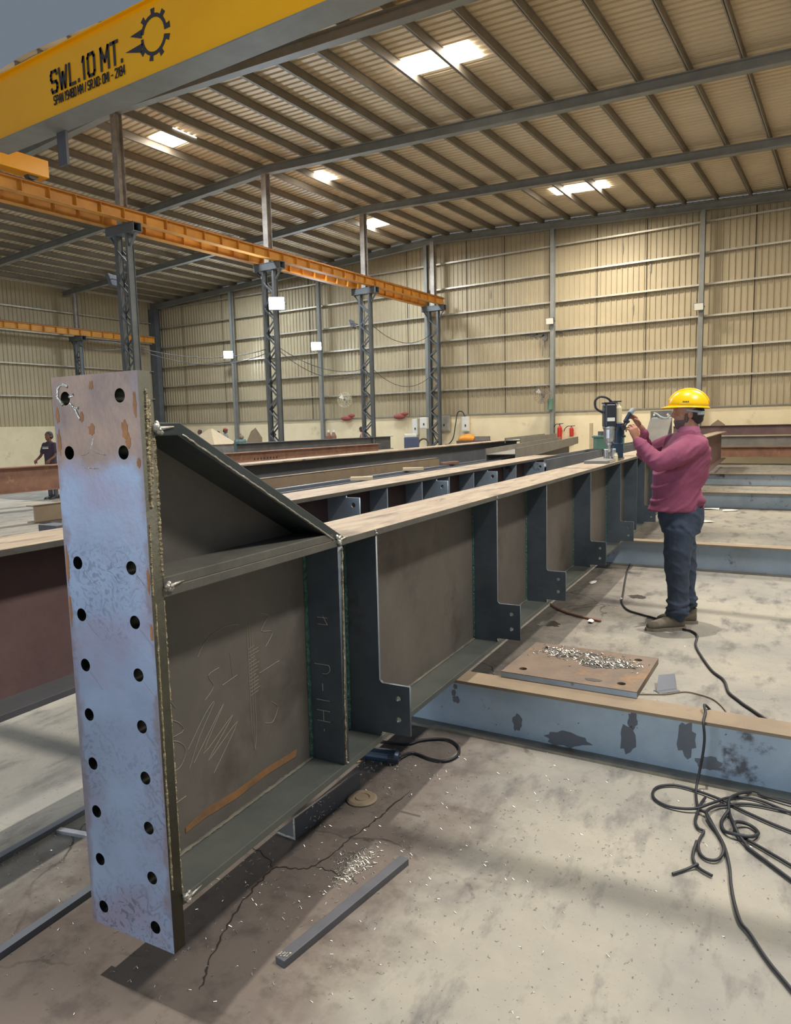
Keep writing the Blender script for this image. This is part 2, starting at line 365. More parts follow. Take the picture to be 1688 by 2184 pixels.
crack([(-1.462, 1.222), (-1.491, 1.270), (-1.558, 1.388), (-1.603, 1.495), (-1.638, 1.607), (-1.650, 1.675), (-1.663, 1.748), (-1.593, 1.779), (-1.544, 1.827), (-1.538, 1.921), (-1.538, 2.018), (-1.528, 2.146), (-1.525, 2.247), (-1.531, 2.441)], .0032); crack([(-1.663, 1.748), (-1.755, 1.788), (-1.894, 1.810)], .002); crack([(-1.544, 1.827), (-1.420, 1.832), (-1.357, 1.828)], .002)

ROWX, BAYS = -15.15, (11.8, 16.95, 22.0, 27.0)
zr = lambda x: 9.06-.046*abs(x-ROWX)       # underside of the rafters
# back wall: ribbed sheet above a rendered plinth
def ribbed(x0, x1, z0, ztop, y, pitch=.2, dep=.035):
    b = bmesh.new(); x = x0; k = 0; cols = []
    prof = ((0, 0), (.14, 0), (.155, dep), (.185, dep))
    while x < x1:
        for dx, dy in prof:
            X = min(x+dx*pitch/.2, x1); cols.append((X, y-dy))
        x += pitch
    prev = None
    for X, Y in cols:
        cur = (b.verts.new((X, Y, z0)), b.verts.new((X, Y, ztop(X))))
        if prev: b.faces.new((prev[0], cur[0], cur[1], prev[1]))
        prev = cur
    return b
m = MB(); m.bm = ribbed(-33.4, 4.4, 1.95, lambda x: zr(x)+.42, 27.7)
m.box((-33.4, 27.71, 1.9), (4.4, 27.74, 8.9))
tag(m.build('wall_back', M['sheet']), kind='structure')
m = MB()
for x in (-31.2, -28.2, -25.3, -22.4, -19.2, -16.9, -14.0, -12.3, -8.55, -6.75, -3.2, -.6): m.box((x, 27.655, 1.97), (x+.022, 27.664, zr(x)+.05))
tag(m.build('trim_4', M['joint']), kind='structure')
m = MB(); m.box((-33.4, 27.45, 0), (4.4, 27.95, 1.95)); tag(m.build('trim_1', M['plinth']), kind='structure')
m = MB(); m.box((-33.4, 27.38, 1.95), (4.4, 27.66, 1.99)); tag(m.build('trim_2', M['frame']), kind='structure')
m = MB()
bl = ribbed(8.5, 27.7, 1.95, lambda x: zr(-33.2)+.42, 0)
for v in bl.verts: v.co = Vector((-33.3-v.co.y, v.co.x, v.co.z))
m.bm = bl; m.box((-33.36, 8.5, 1.9), (-33.34, 27.7, 8.6)); tag(m.build('wall_left', M['sheet']), kind='structure')
m = MB(); m.box((-33.5, 8.5, 0), (-33.1, 27.45, 1.95)); tag(m.build('trim_3', M['plinth']), kind='structure')
m = MB(); m.box((4.2, 9.6, 0), (4.4, 27.7, 8.6)); tag(m.build('wall_right', M['sheet']), kind='structure')
wb_ = bpy.data.objects['wall_back']; rw = random.Random(11)
for cx, cz, rx, rz in ((-11.2, 5.03, .35, .05), (-10.85, 4.96, .18, .10), (-10.1, 5.02, .30, .06), (-9.5, 5.06, .35, .035), (-10.6, 4.9, .12, .12), (-10.68, 4.35, .025, .20), (-12.9, 6.75, .02, .18), (-12.5, 6.0, .02, .15), (-7.6, 7.75, .025, .22), (-6.6, 7.0, .025, .25), (-7.2, 5.6, .02, .2)):
    m = MB(); m.prism([(cx+rx*(1+rw.uniform(-.4, .4))*math.cos(2*PI*k/18), 27.658, cz+rz*(1+rw.uniform(-.5, .5))*math.sin(2*PI*k/18)) for k in range(18)], (0, .004, 0)); m.build('dirt_stain', M['purlin'], wb_)
# roof sheet with its ribs running down the slope, rooflights let in
lights = [(-8.70, -6.93, 13.85, 14.55), (-16.5, -15.55, 13.85, 14.65), (-15.0, -14.45, 18.7, 19.5), (-16.7, -15.85, 23.95, 24.85), (-9.0, -7.2, 23.9, 24.6), (1.0, 2.8, 13.85, 14.55), (-.6, 1.2, 18.8, 19.5)]
def roofside(xa, xb_):
    b = bmesh.new(); y = 9.6; prev = None; rows = []
    while y < 27.75:
        for dy, dz in ((0, 0), (.12, 0), (.14, .05), (.18, .05)): rows.append((y+dy, dz))
        y += .2
    for Y, dz in rows:
        cur = (b.verts.new((xa, Y, zr(xa)+.45+dz)), b.verts.new((xb_, Y, zr(xb_)+.45+dz)))
        if prev: b.faces.new((prev[0], prev[1], cur[1], cur[0]))
        prev = cur
    return b
for xa, xb_ in ((ROWX, 4.4), (-33.4, ROWX)):
    m = MB(); m.bm = roofside(xa, xb_)
    tag(m.build('ceiling', M['roof']), kind='structure')
for i, (x0, x1, y0, y1) in enumerate(lights):
    m = MB(); m.prism([(x0, y0, zr(x0)+.415), (x1, y0, zr(x1)+.415), (x1, y1, zr(x1)+.415), (x0, y1, zr(x0)+.415)], (0, 0, .02))
    tag(m.build('window_%d' % (i+1), M['skylight']), kind='structure')
ORD = ['first', 'second', 'third', 'fourth', 'fifth', 'sixth', 'seventh', 'eighth', 'ninth', 'tenth', 'eleventh', 'twelfth', 'thirteenth', 'fourteenth', 'fifteenth', 'sixteenth', 'seventeenth', 'eighteenth', 'nineteenth', 'twentieth']
def isec(m, p, q, d, w, tw=.012, tf=.016, up=(0, 0, 1)):    # I-section whose underside runs from p to q
    p, q = Vector(p), Vector(q); u = Vector(up)
    m.bar(p+u*tf/2, q+u*tf/2, w, tf, up); m.bar(p+u*(d-tf/2), q+u*(d-tf/2), w, tf, up); m.bar(p+u*d/2, q+u*d/2, tw, d-2*tf, up)
    return m
# rafters on each column line, rising to the ridge over the columns
names = ['just behind the yellow crane', 'over the second lattice column', 'over the third lattice column', 'against the back wall']
for i, y in enumerate((11.8, 17.0, 22.0, 27.3)):
    for s, xe, wd in ((1, 4.2, 'right'), (-1, -33.2, 'left')):
        m = MB(); isec(m, (ROWX, y, zr(ROWX)), (xe, y, zr(xe)), .24, .2)
        tag(m.build('roof_rafter', M['frame']), 'grey steel rafter %s, on the %s slope of the roof' % (names[i], wd), 'rafter', 'roof rafters')
# purlins run from front to back on top of the rafters
k = 0
for s, xe in ((1, 4), (-1, -33)):
    x = ROWX + s*.42; k = 0
    while (x-xe)*s < 0:
        m = MB(); z = zr(x)+.24
        m.box((x-.006, 9.6, z), (x+.006, 27.6, z+.2)); m.box((x-.035, 9.6, z), (x+.035, 27.6, z+.012)); m.box((x-.035, 9.6, z+.19), (x+.035, 27.6, z+.2))
        lab = '%s grey roof purlin to the %s of the ridge' % (ORD[k], 'right' if s > 0 else 'left')
        tag(m.build('roof_purlin', M['purlin']), lab, 'purlin', 'roof purlins'); x += s*1.035; k += 1
# beams added out of view over the open roof to cast floor shadow bands
m = MB(); p, q = G(-6, 2.26), G(6, 2.38); isec(m, (p.x+.55, p.y, 8.6), (q.x+.55, q.y, 8.4), .24, .15)
tag(m.build('shadow_beam', M['frame']), 'unseen grey beam added to cast a floor shadow, high over the near end of the girder', 'beam')
m = MB(); isec(m, (-6, 6.0, 8.6), (4, 6.05, 8.2), .24, .14); tag(m.build('shadow_beam', M['frame']), 'unseen grey beam added to cast a floor shadow, high over the worker', 'beam')
# wall posts and girts
posts = [-33.0, -27.15, -21.5, -15.7, -10.13, -4.79, .65]
for i, x in enumerate(posts[1:]):
    m = MB(); isec(m, (x, 27.28, 0), (x, 27.28, zr(x)), .17, .15, up=(0, 1, 0)) if 0 else None
    m.box((x-.075, 27.2, 0), (x+.075, 27.215, zr(x))); m.box((x-.075, 27.37, 0), (x+.075, 27.385, zr(x))); m.box((x-.005, 27.215, 0), (x+.005, 27.37, zr(x)))
    tag(m.build('wall_post', M['frame']), 'grey steel wall post on the back wall, %s from the left corner' % ORD[i], 'post', 'wall posts')
m = MB(); m.cbox((-33.0, 27.25, zr(-33)/2), (.5, .3, zr(-33))); tag(m.build('corner_post', M['col'], bevel=.01), 'broad dark grey post in the far left corner of the hall', 'post')
for i, z in enumerate((3.06, 4.06, 5.12, 6.19, 7.25, 8.28)):
    m = MB(); m.box((-33.2, 27.50, z), (4.2, 27.66, z+.012)); m.box((-33.2, 27.50, z-.05), (-33.2+37.4, 27.512, z))
    tag(m.build('wall_girt', M['girt']), 'galvanised girt along the back wall, %s above the plinth' % ORD[i], 'girt', 'back wall girts')
for i, z in enumerate((3.4, 4.9, 6.4, 7.5)):
    m = MB(); m.box((-33.26, 8.6, z), (-33.1, 27.4, z+.012)); m.box((-33.11, 8.6, z-.05), (-33.1, 27.4, z))
    tag(m.build('wall_girt', M['girt']), 'galvanised girt along the left side wall, %s above the plinth' % ORD[i], 'girt', 'side wall girts')
m = MB(); 
for a in (-27.3, -21.65): pass
# ------------------------------------------------------------------ lattice columns, runway beams, crane
def lattice_column(x, y, ztop, label, stub=True, group='lattice columns of the crane runway', hw=.205, hd=.085):
    t = empty('lattice_column', (x, y, 0)); tag(t, label, 'column', group)
    for s in (-1, 1):
        m = MB(); cx = s*hw
        m.box((cx-.036, -hd-.01, 0), (cx+.036, -hd, ztop)); m.box((cx-.036, hd, 0), (cx+.036, hd+.01, ztop)); m.box((cx-.006, -hd, 0), (cx+.006, hd, ztop))
        m.build('chord', M['col'], t)
    for side in (-1, 1):
        m = MB(); z = .25; k = 0
        while z < ztop-.5:
            a, b_ = (-hw, hw) if k % 2 else (hw, -hw)
            m.bar((a, side*hd, z), (b_, side*hd, z+.38), .05, .012, up=(0, 1, 0)); z += .38; k += 1
        m.build('lacing', M['col'], t)
    m = MB(); m.box((-.35, -.3, 0), (.35, .3, .025)); m.build('base_plate', M['col'], t)
    m = MB(); m.box((-.53, -.13, ztop), (.53, .13, ztop+.02)); m.box((-.53, -.13, ztop+.20), (.53, .13, ztop+.22)); m.box((-.53, -.12, ztop+.02), (.53, -.10, ztop+.2)); m.box((-.53, .10, ztop+.02), (.53, .12, ztop+.2))
    m.build('cap_beam', M['col'], t, bevel=.004)
    for s in (-1, 1):
        m = MB(); m.bar((s*hw*1.25, 0, ztop-.28), (s*.47, 0, ztop), .02, .07, up=(0, 1, 0)); m.build('bracket_strut', M['col'], t)
    if stub:
        m = MB(); h0, h1 = ztop+.22, zr(x)
        m.box((-.09, -.1, h0), (.09, -.088, h1)); m.box((-.09, .088, h0), (.09, .1, h1)); m.box((-.006, -.088, h0), (.006, .088, h1))
        for zz in (h0+.5, h0+1.1, h0+1.7): m.box((-.095, -.104, zz), (.095, -.1, zz+.03))
        m.build('upper_post', M['stub'], t)
    return t
for i, (y, w) in enumerate(zip(BAYS, ('nearest, rising behind the end plate', 'second, carrying the brightest lit floodlight', 'third, beside the wall fan', 'farthest, against the back wall with switch boxes on it'))):
    lattice_column(ROWX-.05, y, 6.28, 'grey lattice column of the crane runway, '+w)
lattice_column(-32.2, 21.95, 6.03, 'grey lattice column of the far runway near the left side wall', True)
def runway(x, y0, y1, z, label, h=.26):
    t = empty('runway_beam', (x, y0, z)); tag(t, label, 'runway beam', 'crane runway beams'); L_ = y1-y0
    m = MB(); m.box((-.006, 0, .014), (.006, L_, h-.014)); m.build('web', M['runway'], t)
    m = MB(); m.box((-.1, 0, 0), (.1, L_, .014)); m.build('bottom_flange', M['runway'], t)
    m = MB(); m.box((-.1, 0, h-.014), (.1, L_, h)); m.build('top_flange', M['runway'], t)
    m = MB(); m.box((-.03, 0, h), (.03, L_, h+.05)); m.build('rail', M['rust'], t)
    for k in range(int(L_/.62)):
        m = MB(); yy = .3+k*.62; m.box((-.095, yy, .014), (-.006, yy+.01, h-.014)); m.box((.006, yy, .014), (.095, yy+.01, h-.014)); m.build('stiffener', M['runway'], t)
runway(-14.82, 5.0, 27.15, 6.5, 'orange-yellow crane runway beam on the right side of the lattice column caps')
runway(-15.62, 5.0, 27.15, 6.5, 'orange-yellow crane runway beam on the left side of the lattice column caps')
runway(-31.9, 9.8, 26.3, 6.25, 'orange-yellow crane runway beam far off along the left side wall', .3)
# the bridge crane
t = empty('overhead_crane', (-14.82, 8.3, 6.81)); tag(t, 'yellow overhead travelling crane marked SWL.10 MT. crossing under the roof at upper left', 'crane')
ox, oy, oz = -14.82, 8.3, 6.81
def cr(m, name, mat, **k): return m.build(name, M[mat], t, off=(ox, oy, oz), **k)
m = MB(); m.box((-14.3, 8.13, 7.02), (3.6, 8.47, 8.1)); cr(m, 'box_girder', 'yellow')
m = MB(); m.box((-14.3, 8.06, 7.0), (3.6, 8.54, 7.02)); cr(m, 'bottom_flange', 'frame')
m = MB(); m.box((-14.3, 8.06, 8.1), (3.6, 8.54, 8.12)); cr(m, 'top_flange', 'yellow')
m = MB(); m.box((-15.0, 7.0, 6.9), (-14.64, 9.6, 7.25)); cr(m, 'end_carriage', 'yellow', bevel=.01)
for yy in (7.3, 9.3):
    m = MB(); m.cyl((-14.9, yy, 6.95), (-14.74, yy, 6.95), .13); cr(m, 'wheel', 'dark')
m = MB(); m.box((-12.62, 8.48, 6.42), (-12.36, 8.53, 7.0)); cr(m, 'hanging_plate', 'dark')
GL = {'S': [[(1, .85), (.85, 1), (.15, 1), (0, .85), (0, .65), (.15, .52), (.85, .48), (1, .35), (1, .15), (.85, 0), (.15, 0), (0, .15)]], 'W': [[(0, 1), (.25, 0), (.5, .75), (.75, 0), (1, 1)]], 'L': [[(.1, 1), (.1, 0), (.95, 0)]], '.': [[(.4, 0), (.4, .06)]], ':': [[(.4, .1), (.4, .16)], [(.4, .6), (.4, .66)]],
 '1': [[(.2, .82), (.5, 1), (.5, 0)]], '0': [[(.15, 0), (0, .15), (0, .85), (.15, 1), (.85, 1), (1, .85), (1, .15), (.85, 0), (.15, 0)]], 'M': [[(0, 0), (0, 1), (.5, .35), (1, 1), (1, 0)]], 'T': [[(0, 1), (1, 1)], [(.5, 1), (.5, 0)]], 'P': [[(0, 0), (0, 1), (.85, 1), (1, .85), (1, .6), (.85, .45), (0, .45)]], 'A': [[(0, 0), (.5, 1), (1, 0)], [(.2, .35), (.8, .35)]],
 'N': [[(0, 0), (0, 1), (1, 0), (1, 1)]], '9': [[(.1, 0), (.85, 0), (1, .15), (1, .85), (.85, 1), (.15, 1), (0, .85), (0, .6), (.15, .48), (1, .48)]], '4': [[(.8, 0), (.8, 1), (0, .3), (1, .3)]], '8': [[(.15, 0), (0, .15), (0, .4), (.15, .52), (0, .65), (0, .85), (.15, 1), (.85, 1), (1, .85), (1, .65), (.85, .52), (1, .4), (1, .15), (.85, 0), (.15, 0)], [(.15, .52), (.85, .52)]],
 '/': [[(0, 0), (1, 1)]], 'R': [[(0, 0), (0, 1), (.85, 1), (1, .85), (1, .6), (.85, .48), (0, .48)], [(.5, .48), (1, 0)]], 'I': [[(.5, 0), (.5, 1)]], '-': [[(.1, .45), (.9, .45)]], '2': [[(0, .85), (.15, 1), (.85, 1), (1, .85), (1, .6), (0, 0), (1, 0)]]}
GL['O'] = GL['0']
GW = {'.': .35, ':': .35, '1': .55, 'I': .3, ' ': .25, 'W': 1.25, 'M': 1.15, '/': .6}
def crane_text(txt, x, z, width, h, bold, name, drop=0):
    tot = sum(GW.get(c, 1)+.42 for c in txt)-.42; k = width/tot; u = 0
    par = empty(name, (x-ox, 8.12-oy, z-oz)); par.parent = t
    for c in txt:
        w = GW.get(c, 1)
        if c != ' ':
            m = MB()
            for st in GL[c]:
                if len(m.bm.verts) and c == ':': m.build('letter', M['letter'], par); m = MB()
                pts = [((u+q[0]*w)*k, -.004, q[1]*h) for q in st]
                for a, b in zip(pts, pts[1:]):
                    a, b = Vector(a), Vector(b); d = (b-a).normalized()*bold*.42; m.bar(a-d, b+d, bold, .006, up=(0, 1, 0))
            m.build('letter', M['letter'], par)
        u += w+.42
crane_text('SWL.10 MT.', -12.12, 7.44, 1.94, .33, .05, 'capacity_lettering')
crane_text('SPAN 19480 MM / SR.NO: OMI - 2184', -12.08, 7.235, 1.92, .135, .017, 'serial_lettering')
m = MB(); cxg, czg, R = -9.44, 7.62, .30       # gear emblem with two swept blades to its left
for k in range(26):
    a0, a1 = 2*PI*k/26, 2*PI*(k+1)/26
    if k % 13 in (12,): continue
    q = lambda a, r: (cxg+r*math.cos(a), 8.122, czg+r*math.sin(a))
    ro = R+.075 if k % 3 == 0 else R
    m.prism([q(a0, R-.055), q(a0, ro), q(a1, ro), q(a1, R-.055)], (0, .005, 0))
m.prism([(cxg-.68, 8.122, czg-.08), (cxg-.3, 8.122, czg-.18), (cxg-.26, 8.122, czg-.05)], (0, .005, 0))
m.prism([(cxg-.55, 8.122, czg+.12), (cxg-.28, 8.122, czg+.02), (cxg-.26, 8.122, czg+.15)], (0, .005, 0))
cr(m, 'gear_emblem', 'letter')
# ------------------------------------------------------------------ the big plate girder in front
GO = (-1.494, 1.305, .277)
gi = empty('plate_girder', G(GO[0], GO[1], GO[2]), A5)
tag(gi, 'long welded steel girder in the foreground with a drilled end plate and triangular haunch', 'girder', 'welded girders')
def gp(m, name, mat, **k): return m.build(name, M[mat], gi, off=GO, **k)
rows = (1.612, 1.474, 1.187, 1.048, .911, .774, .636, .499, .36, .22)
hol = [(x, z, .0175) for z in rows for x in (-1.604, -1.409)]
me = holed([(-1.652, .164), (-1.346, .164), (-1.346, 1.669), (-1.652, 1.667)], hol, .04)
me.transform(Matrix.Translation((-GO[0], 1.265-GO[1], -GO[2])))
ep = link('end_plate', me, M['plate'], gi)
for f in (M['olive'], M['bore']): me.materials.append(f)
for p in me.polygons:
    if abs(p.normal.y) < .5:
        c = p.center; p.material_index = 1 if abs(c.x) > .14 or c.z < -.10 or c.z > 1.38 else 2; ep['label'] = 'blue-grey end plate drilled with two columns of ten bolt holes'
rnd = random.Random(3)
def blotch(mb, cx, cz, rx, rz, y, t=.0012, n=16, jag=.3, ang=0):      # an irregular thin patch lying on a plate facing the camera
    pts = []
    for k in range(n):
        a = 2*PI*k/n; q = 1+rnd.uniform(-jag, jag); u, v = rx*q*math.cos(a), rz*q*math.sin(a)
        pts.append((cx+u*math.cos(ang)-v*math.sin(ang), y-t, cz+u*math.sin(ang)+v*math.cos(ang)))
    mb.prism(pts, (0, t+.0005, 0))
for cx, cz, rx, rz in ((-1.515, 1.533, .012, .014), (-1.40, 1.53, .010, .022), (-1.39, 1.50, .008, .018), (-1.548, 1.563, .006, .012), (-1.506, 1.64, .008, .010), (-1.64, 1.50, .007, .03), (-1.638, 1.57, .006, .02), (-1.36, 1.59, .006, .03),
                       (-1.644, 1.18, .005, .05), (-1.645, 1.06, .005, .04), (-1.352, 1.16, .005, .03), (-1.353, 1.03, .005, .02), (-1.36, 1.45, .006, .012)):
    m = MB(); blotch(m, cx, cz, rx, rz, 1.2655); gp(m, 'rust_stain', 'rustpatch')
m = MB()        # slag and chalk smears round the top left hole and grinding scratches beside the others
for pts in ([(-1.633, 1.618), (-1.627, 1.64), (-1.61, 1.647), (-1.592, 1.64)], [(-1.632, 1.615), (-1.622, 1.605), (-1.615, 1.595)], [(-1.588, 1.598), (-1.572, 1.585), (-1.562, 1.57), (-1.555, 1.558)], [(-1.572, 1.588), (-1.558, 1.586)], [(-1.588, 1.615), (-1.572, 1.62)]):
    m.tube(smoothpath([(x, 1.265, z) for x, z in pts]), .004, 6)
for pts in ([(-1.56, 1.467), (-1.535, 1.472), (-1.52, 1.492), (-1.512, 1.512)], [(-1.505, 1.473), (-1.47, 1.468)], [(-1.55, 1.435), (-1.50, 1.434)]):
    m.tube(smoothpath([(x, 1.2655, z) for x, z in pts]), .0014, 5)
gp(m, 'chalk_smear', 'bright')
for i, z in enumerate(rows[2:]):
    for x in (-1.604, -1.409):
        for j in range(2):
            m = MB()
            dx = rnd.uniform(.012, .02); ln = rnd.uniform(.03, .06)
            m.tube([(x+dx, 1.2655, z-.012-j*.006), (x+dx+ln*.8, 1.2655, z-.012-j*.006-ln*.75)], .0009, 4); gp(m, 'scratch', 'edge')
m = MB(); m.box((-1.500, 1.305, .302), (-1.488, 11.50, 1.108)); gp(m, 'web', 'web')
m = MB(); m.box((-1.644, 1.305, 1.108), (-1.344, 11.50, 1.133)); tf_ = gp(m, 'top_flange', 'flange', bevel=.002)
def edges(o):
    o.data.materials.append(M['sheared'])
    for p in o.data.polygons:
        if abs(p.normal.x) > .5 or p.normal.z < -.5: p.material_index = 1
edges(tf_)
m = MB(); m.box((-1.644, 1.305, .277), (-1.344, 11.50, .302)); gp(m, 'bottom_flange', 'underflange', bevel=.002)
m = MB(); m.prism([(-1.506, 1.305, 1.158), (-1.506, 1.305, 1.52), (-1.506, 1.39, 1.52), (-1.506, 2.08, 1.158)], (.024, 0, 0)); gp(m, 'haunch_web', 'web')
m = MB(); m.prism([(-1.644, 1.305, 1.512), (-1.644, 1.305, 1.545), (-1.644, 1.395, 1.545), (-1.644, 2.17, 1.136), (-1.644, 2.10, 1.134), (-1.644, 1.383, 1.512)], (.30, 0, 0)); gp(m, 'haunch_flange', 'haunch', bevel=.003)
m = MB(); m.box((-1.644, 1.305, 1.133), (-1.344, 2.10, 1.160)); edges(gp(m, 'haunch_base_plate', 'sheared', bevel=.003))
def stiffener(y, t, tab, side, name='stiffener', mat='stiff', zb=.302, zt=1.108):
    xi, xo, xt = (-1.488, -1.346, -1.214) if side > 0 else (-1.500, -1.642, -1.774)
    out = [(xi, zb), (xo, zb)]
    if tab: out = [(xi, zb), (xo, zb), (xo, zb+.02), (xt, zb+.02), (xt, zb+.22), (xo+.012*side, zb+.22), (xo, zb+.232)]
    out += [(xo, zt), (xi, zt)]
    hs = [((xt-.05*side), zb+.08, .011), ((xt-.05*side), zb+.166, .011)] if tab else []
    me = holed(out, hs, t); me.transform(Matrix.Translation((-GO[0], y-GO[1], -GO[2])))
    return link(name, me, M[mat], gi)
SY = [(2.126, .032, 0), (2.40, .012, 1), (3.78, .012, 1), (4.775, .012, 1), (6.11, .012, 1), (7.46, .012, 1), (8.45, .012, 0), (9.0, .012, 1), (10.35, .012, 1), (10.65, .03, 0)]
for y, t, tab in SY:
    o = stiffener(y, t, tab, 1)
    if tab: o['label'] = 'stiffener with a drilled foot tab'
    stiffener(y, t, 0, -1)
def bead(a, b, r, n=60, wob=.16):
    a, b = Vector(a), Vector(b); pts = [a.lerp(b, i/n) for i in range(n+1)]
    return [p+Vector((rnd.uniform(-1, 1), rnd.uniform(-1, 1), rnd.uniform(-1, 1)))*r*wob for p in pts], [r*rnd.uniform(.8, 1.2) for _ in pts]
for y in (2.122, 2.396, 3.776, 4.771, 6.106, 7.456):
    m = MB(); p, r = bead((-1.486, y-.002, .31), (-1.486, y-.002, 1.10), .0075 if y < 3 else .006, 80); m.tube(p, r, 6); gp(m, 'weld', 'greenweld')
for x, z0, z1 in ((-1.352, .28, 1.10), (-1.362, 1.16, 1.60), (-1.349, 1.16, 1.54)):
    m = MB(); p, r = bead((x-.002, 1.3065, z0), (x-.002, 1.3065, z1), .007, 110); m.tube(p, r, 6); gp(m, 'weld', 'weld')
for y, z0, z1, q in ((1.283, 1.34, 1.625, .006), (1.290, 1.40, 1.60, .005), (1.272, .34, 1.10, .0035), (1.270, 1.12, 1.30, .003)):
    m = MB(); p, r = bead((-1.3465, y, z0), (-1.3465, y+.004, z1), q, 90); m.tube(p, r, 6); gp(m, 'weld', 'weld')
m = MB(); p, r = bead((-1.341, 2.128, .32), (-1.343, 2.15, 1.10), .0035, 60, .5); m.tube(p, r, 6); gp(m, 'weld', 'weld')
# bright lumps of weld where flanges meet the plates
for c, k in (((-1.342, 1.315, 1.53), 14), ((-1.342, 1.318, 1.135), 12), ((-1.342, 1.318, .29), 12), ((-1.342, 2.13, 1.13), 12), ((-1.343, 2.40, 1.122), 3), ((-1.343, 2.14, .312), 3), ((-1.343, 2.402, .31), 3), ((-1.343, 3.78, 1.12), 3), ((-1.343, 3.78, .312), 3), ((-1.343, 4.775, .312), 3), ((-1.343, 6.11, .312), 2)):
    m = MB()
    for _ in range(k):
        s = .009 if k > 5 else .005
        m.ball([c[i]+rnd.uniform(-1, 1)*s*(.3, 1.2, 1.5)[i] for i in range(3)], [rnd.uniform(.5, 1.1)*s for _ in range(3)], n=8)
    if k > 5:
        m.tube([(c[0], c[1], c[2]), (c[0], c[1]+.055, c[2]+.004)], [.006, .002], 6)
    gp(m, 'weld', 'bright', smooth=True)
m = MB(); p, r = bead((-1.343, 1.40, 1.514), (-1.343, 2.10, 1.137), .0028, 60, .4); m.tube(p, r, 6); gp(m, 'weld', 'bright', smooth=True)
for ya, yb_ in ((1.31, 2.12), (2.41, 3.77), (3.79, 4.77), (4.79, 6.1)):
    m = MB(); p, r = bead((-1.484, ya, .306), (-1.484, yb_, .306), .006, 60); m.tube(p, r, 6); gp(m, 'weld', 'edge')
m = MB()
pts = [(1.47, .355), (1.55, .36), (1.70, .352), (1.85, .36), (2.02, .352), (2.03, .376), (1.86, .384), (1.70, .378), (1.56, .388), (1.47, .372)]
m.prism([(-1.4875, y, z) for y, z in pts], (.0012, 0, 0)); gp(m, 'rust_stain', 'rustline')
# chalk scribbles on the web and the marking H1-P on the first stiffener
m = MB()
def ch(pts, r=.0010):
    m.tube(smoothpath([(-1.4872, y, z) for y, z in pts], 4), r, 4)
for pts in ([(1.345, .78), (1.42, .785), (1.46, .74)], [(1.35, .69), (1.40, .72), (1.46, .70), (1.48, .66), (1.35, .67)], [(1.40, .66), (1.46, .64), (1.49, .60), (1.46, .56), (1.40, .57), (1.36, .61)], [(1.36, .56), (1.42, .50)], [(1.42, .56), (1.37, .48)], [(1.39, .46), (1.48, .465)], [(1.43, .50), (1.435, .41)],
            [(1.50, .60), (1.58, .68), (1.62, .70), (1.55, .62), (1.50, .54)], [(1.52, .55), (1.66, .68), (1.56, .56), (1.70, .63), (1.58, .53), (1.72, .60), (1.60, .48)],
            [(1.56, .86), (1.60, .90), (1.68, .92), (1.75, .91)], [(1.58, .72), (1.62, .75), (1.60, .79), (1.65, .80)], [(1.66, .74), (1.73, .75)], [(1.70, .83), (1.71, .75)],
            [(1.86, .92), (1.90, .90), (1.86, .86), (1.92, .84), (1.88, .80)], [(1.84, .72), (1.95, .73)], [(1.90, .60), (1.93, .57), (1.90, .53), (1.86, .54)]): ch(pts)
for dx in (-.012, .0, .012): ch([(1.80+dx, .90-abs(dx)), (1.80+dx, .62), (1.80+dx*.9, .53), (1.80, .47)], .0012)
for k in range(14): ch([(1.79, .66+k*.012), (1.83+rnd.uniform(-.01, .02), .665+k*.012)], .0008)
gp(m, 'chalk_marking', 'chalk')
m = MB()
def mk(pts): m.tube([(-1.43+u, 2.1255, .42+v) for u, v in pts], .0012, 5)
# reads upwards: . H 1 - P
mk([(0, -.004), (0, .004)])
mk([(-.028, .035), (.028, .035)]); mk([(-.028, .075), (.028, .075)]); mk([(0, .035), (0, .075)])
mk([(-.028, .115), (.028, .115)])
mk([(0, .150), (0, .178)])
mk([(-.032, .25), (.03, .25)]); m.tube(smoothpath([(-1.43+u, 2.1255, .42+v) for u, v in ((.03, .25), (.034, .232), (.022, .218), (.002, .216))]), .0012, 5)
mk([(-.01, .40), (.03, .40)]); mk([(.03, .40), (.012, .43)]); mk([(.03, .425), (-.012, .425)]); mk([(.03, .70), (.04, .71), (.03, .72)])
gp(m, 'chalk_lettering', 'chalkwhite')
# far end of the girder, mirrored
me = holed([(-1.652, .164), (-1.346, .164), (-1.346, 1.669), (-1.652, 1.667)], hol, .04); me.transform(Matrix.Translation((-GO[0], 11.50-GO[1], -GO[2])))
o = link('end_plate', me, M['greysteel'], gi); o['label'] = 'far end plate'
m = MB(); m.prism([(-1.506, 11.5, 1.133), (-1.506, 11.5, 1.52), (-1.506, 11.4, 1.52), (-1.506, 10.7, 1.14)], (.024, 0, 0)); gp(m, 'haunch_web', 'web')
m = MB(); m.prism([(-1.644, 11.5, 1.512), (-1.644, 11.5, 1.545), (-1.644, 11.41, 1.545), (-1.644, 10.64, 1.136), (-1.644, 10.7, 1.134), (-1.644, 11.42, 1.512)], (.30, 0, 0)); gp(m, 'haunch_flange', 'greysteel')
m = MB()
for k in range(26): m.ball((-1.62+k*.0102, 11.49, 1.553+rnd.uniform(-.004, .01)), rnd.uniform(.010, .02), n=8)
m.tube(smoothpath([(-1.60, 11.47, 1.64), (-1.55, 11.46, 1.62), (-1.50, 11.46, 1.58), (-1.42, 11.46, 1.56), (-1.37, 11.46, 1.60)]), .012, 6)
gp(m, 'weld', 'white')
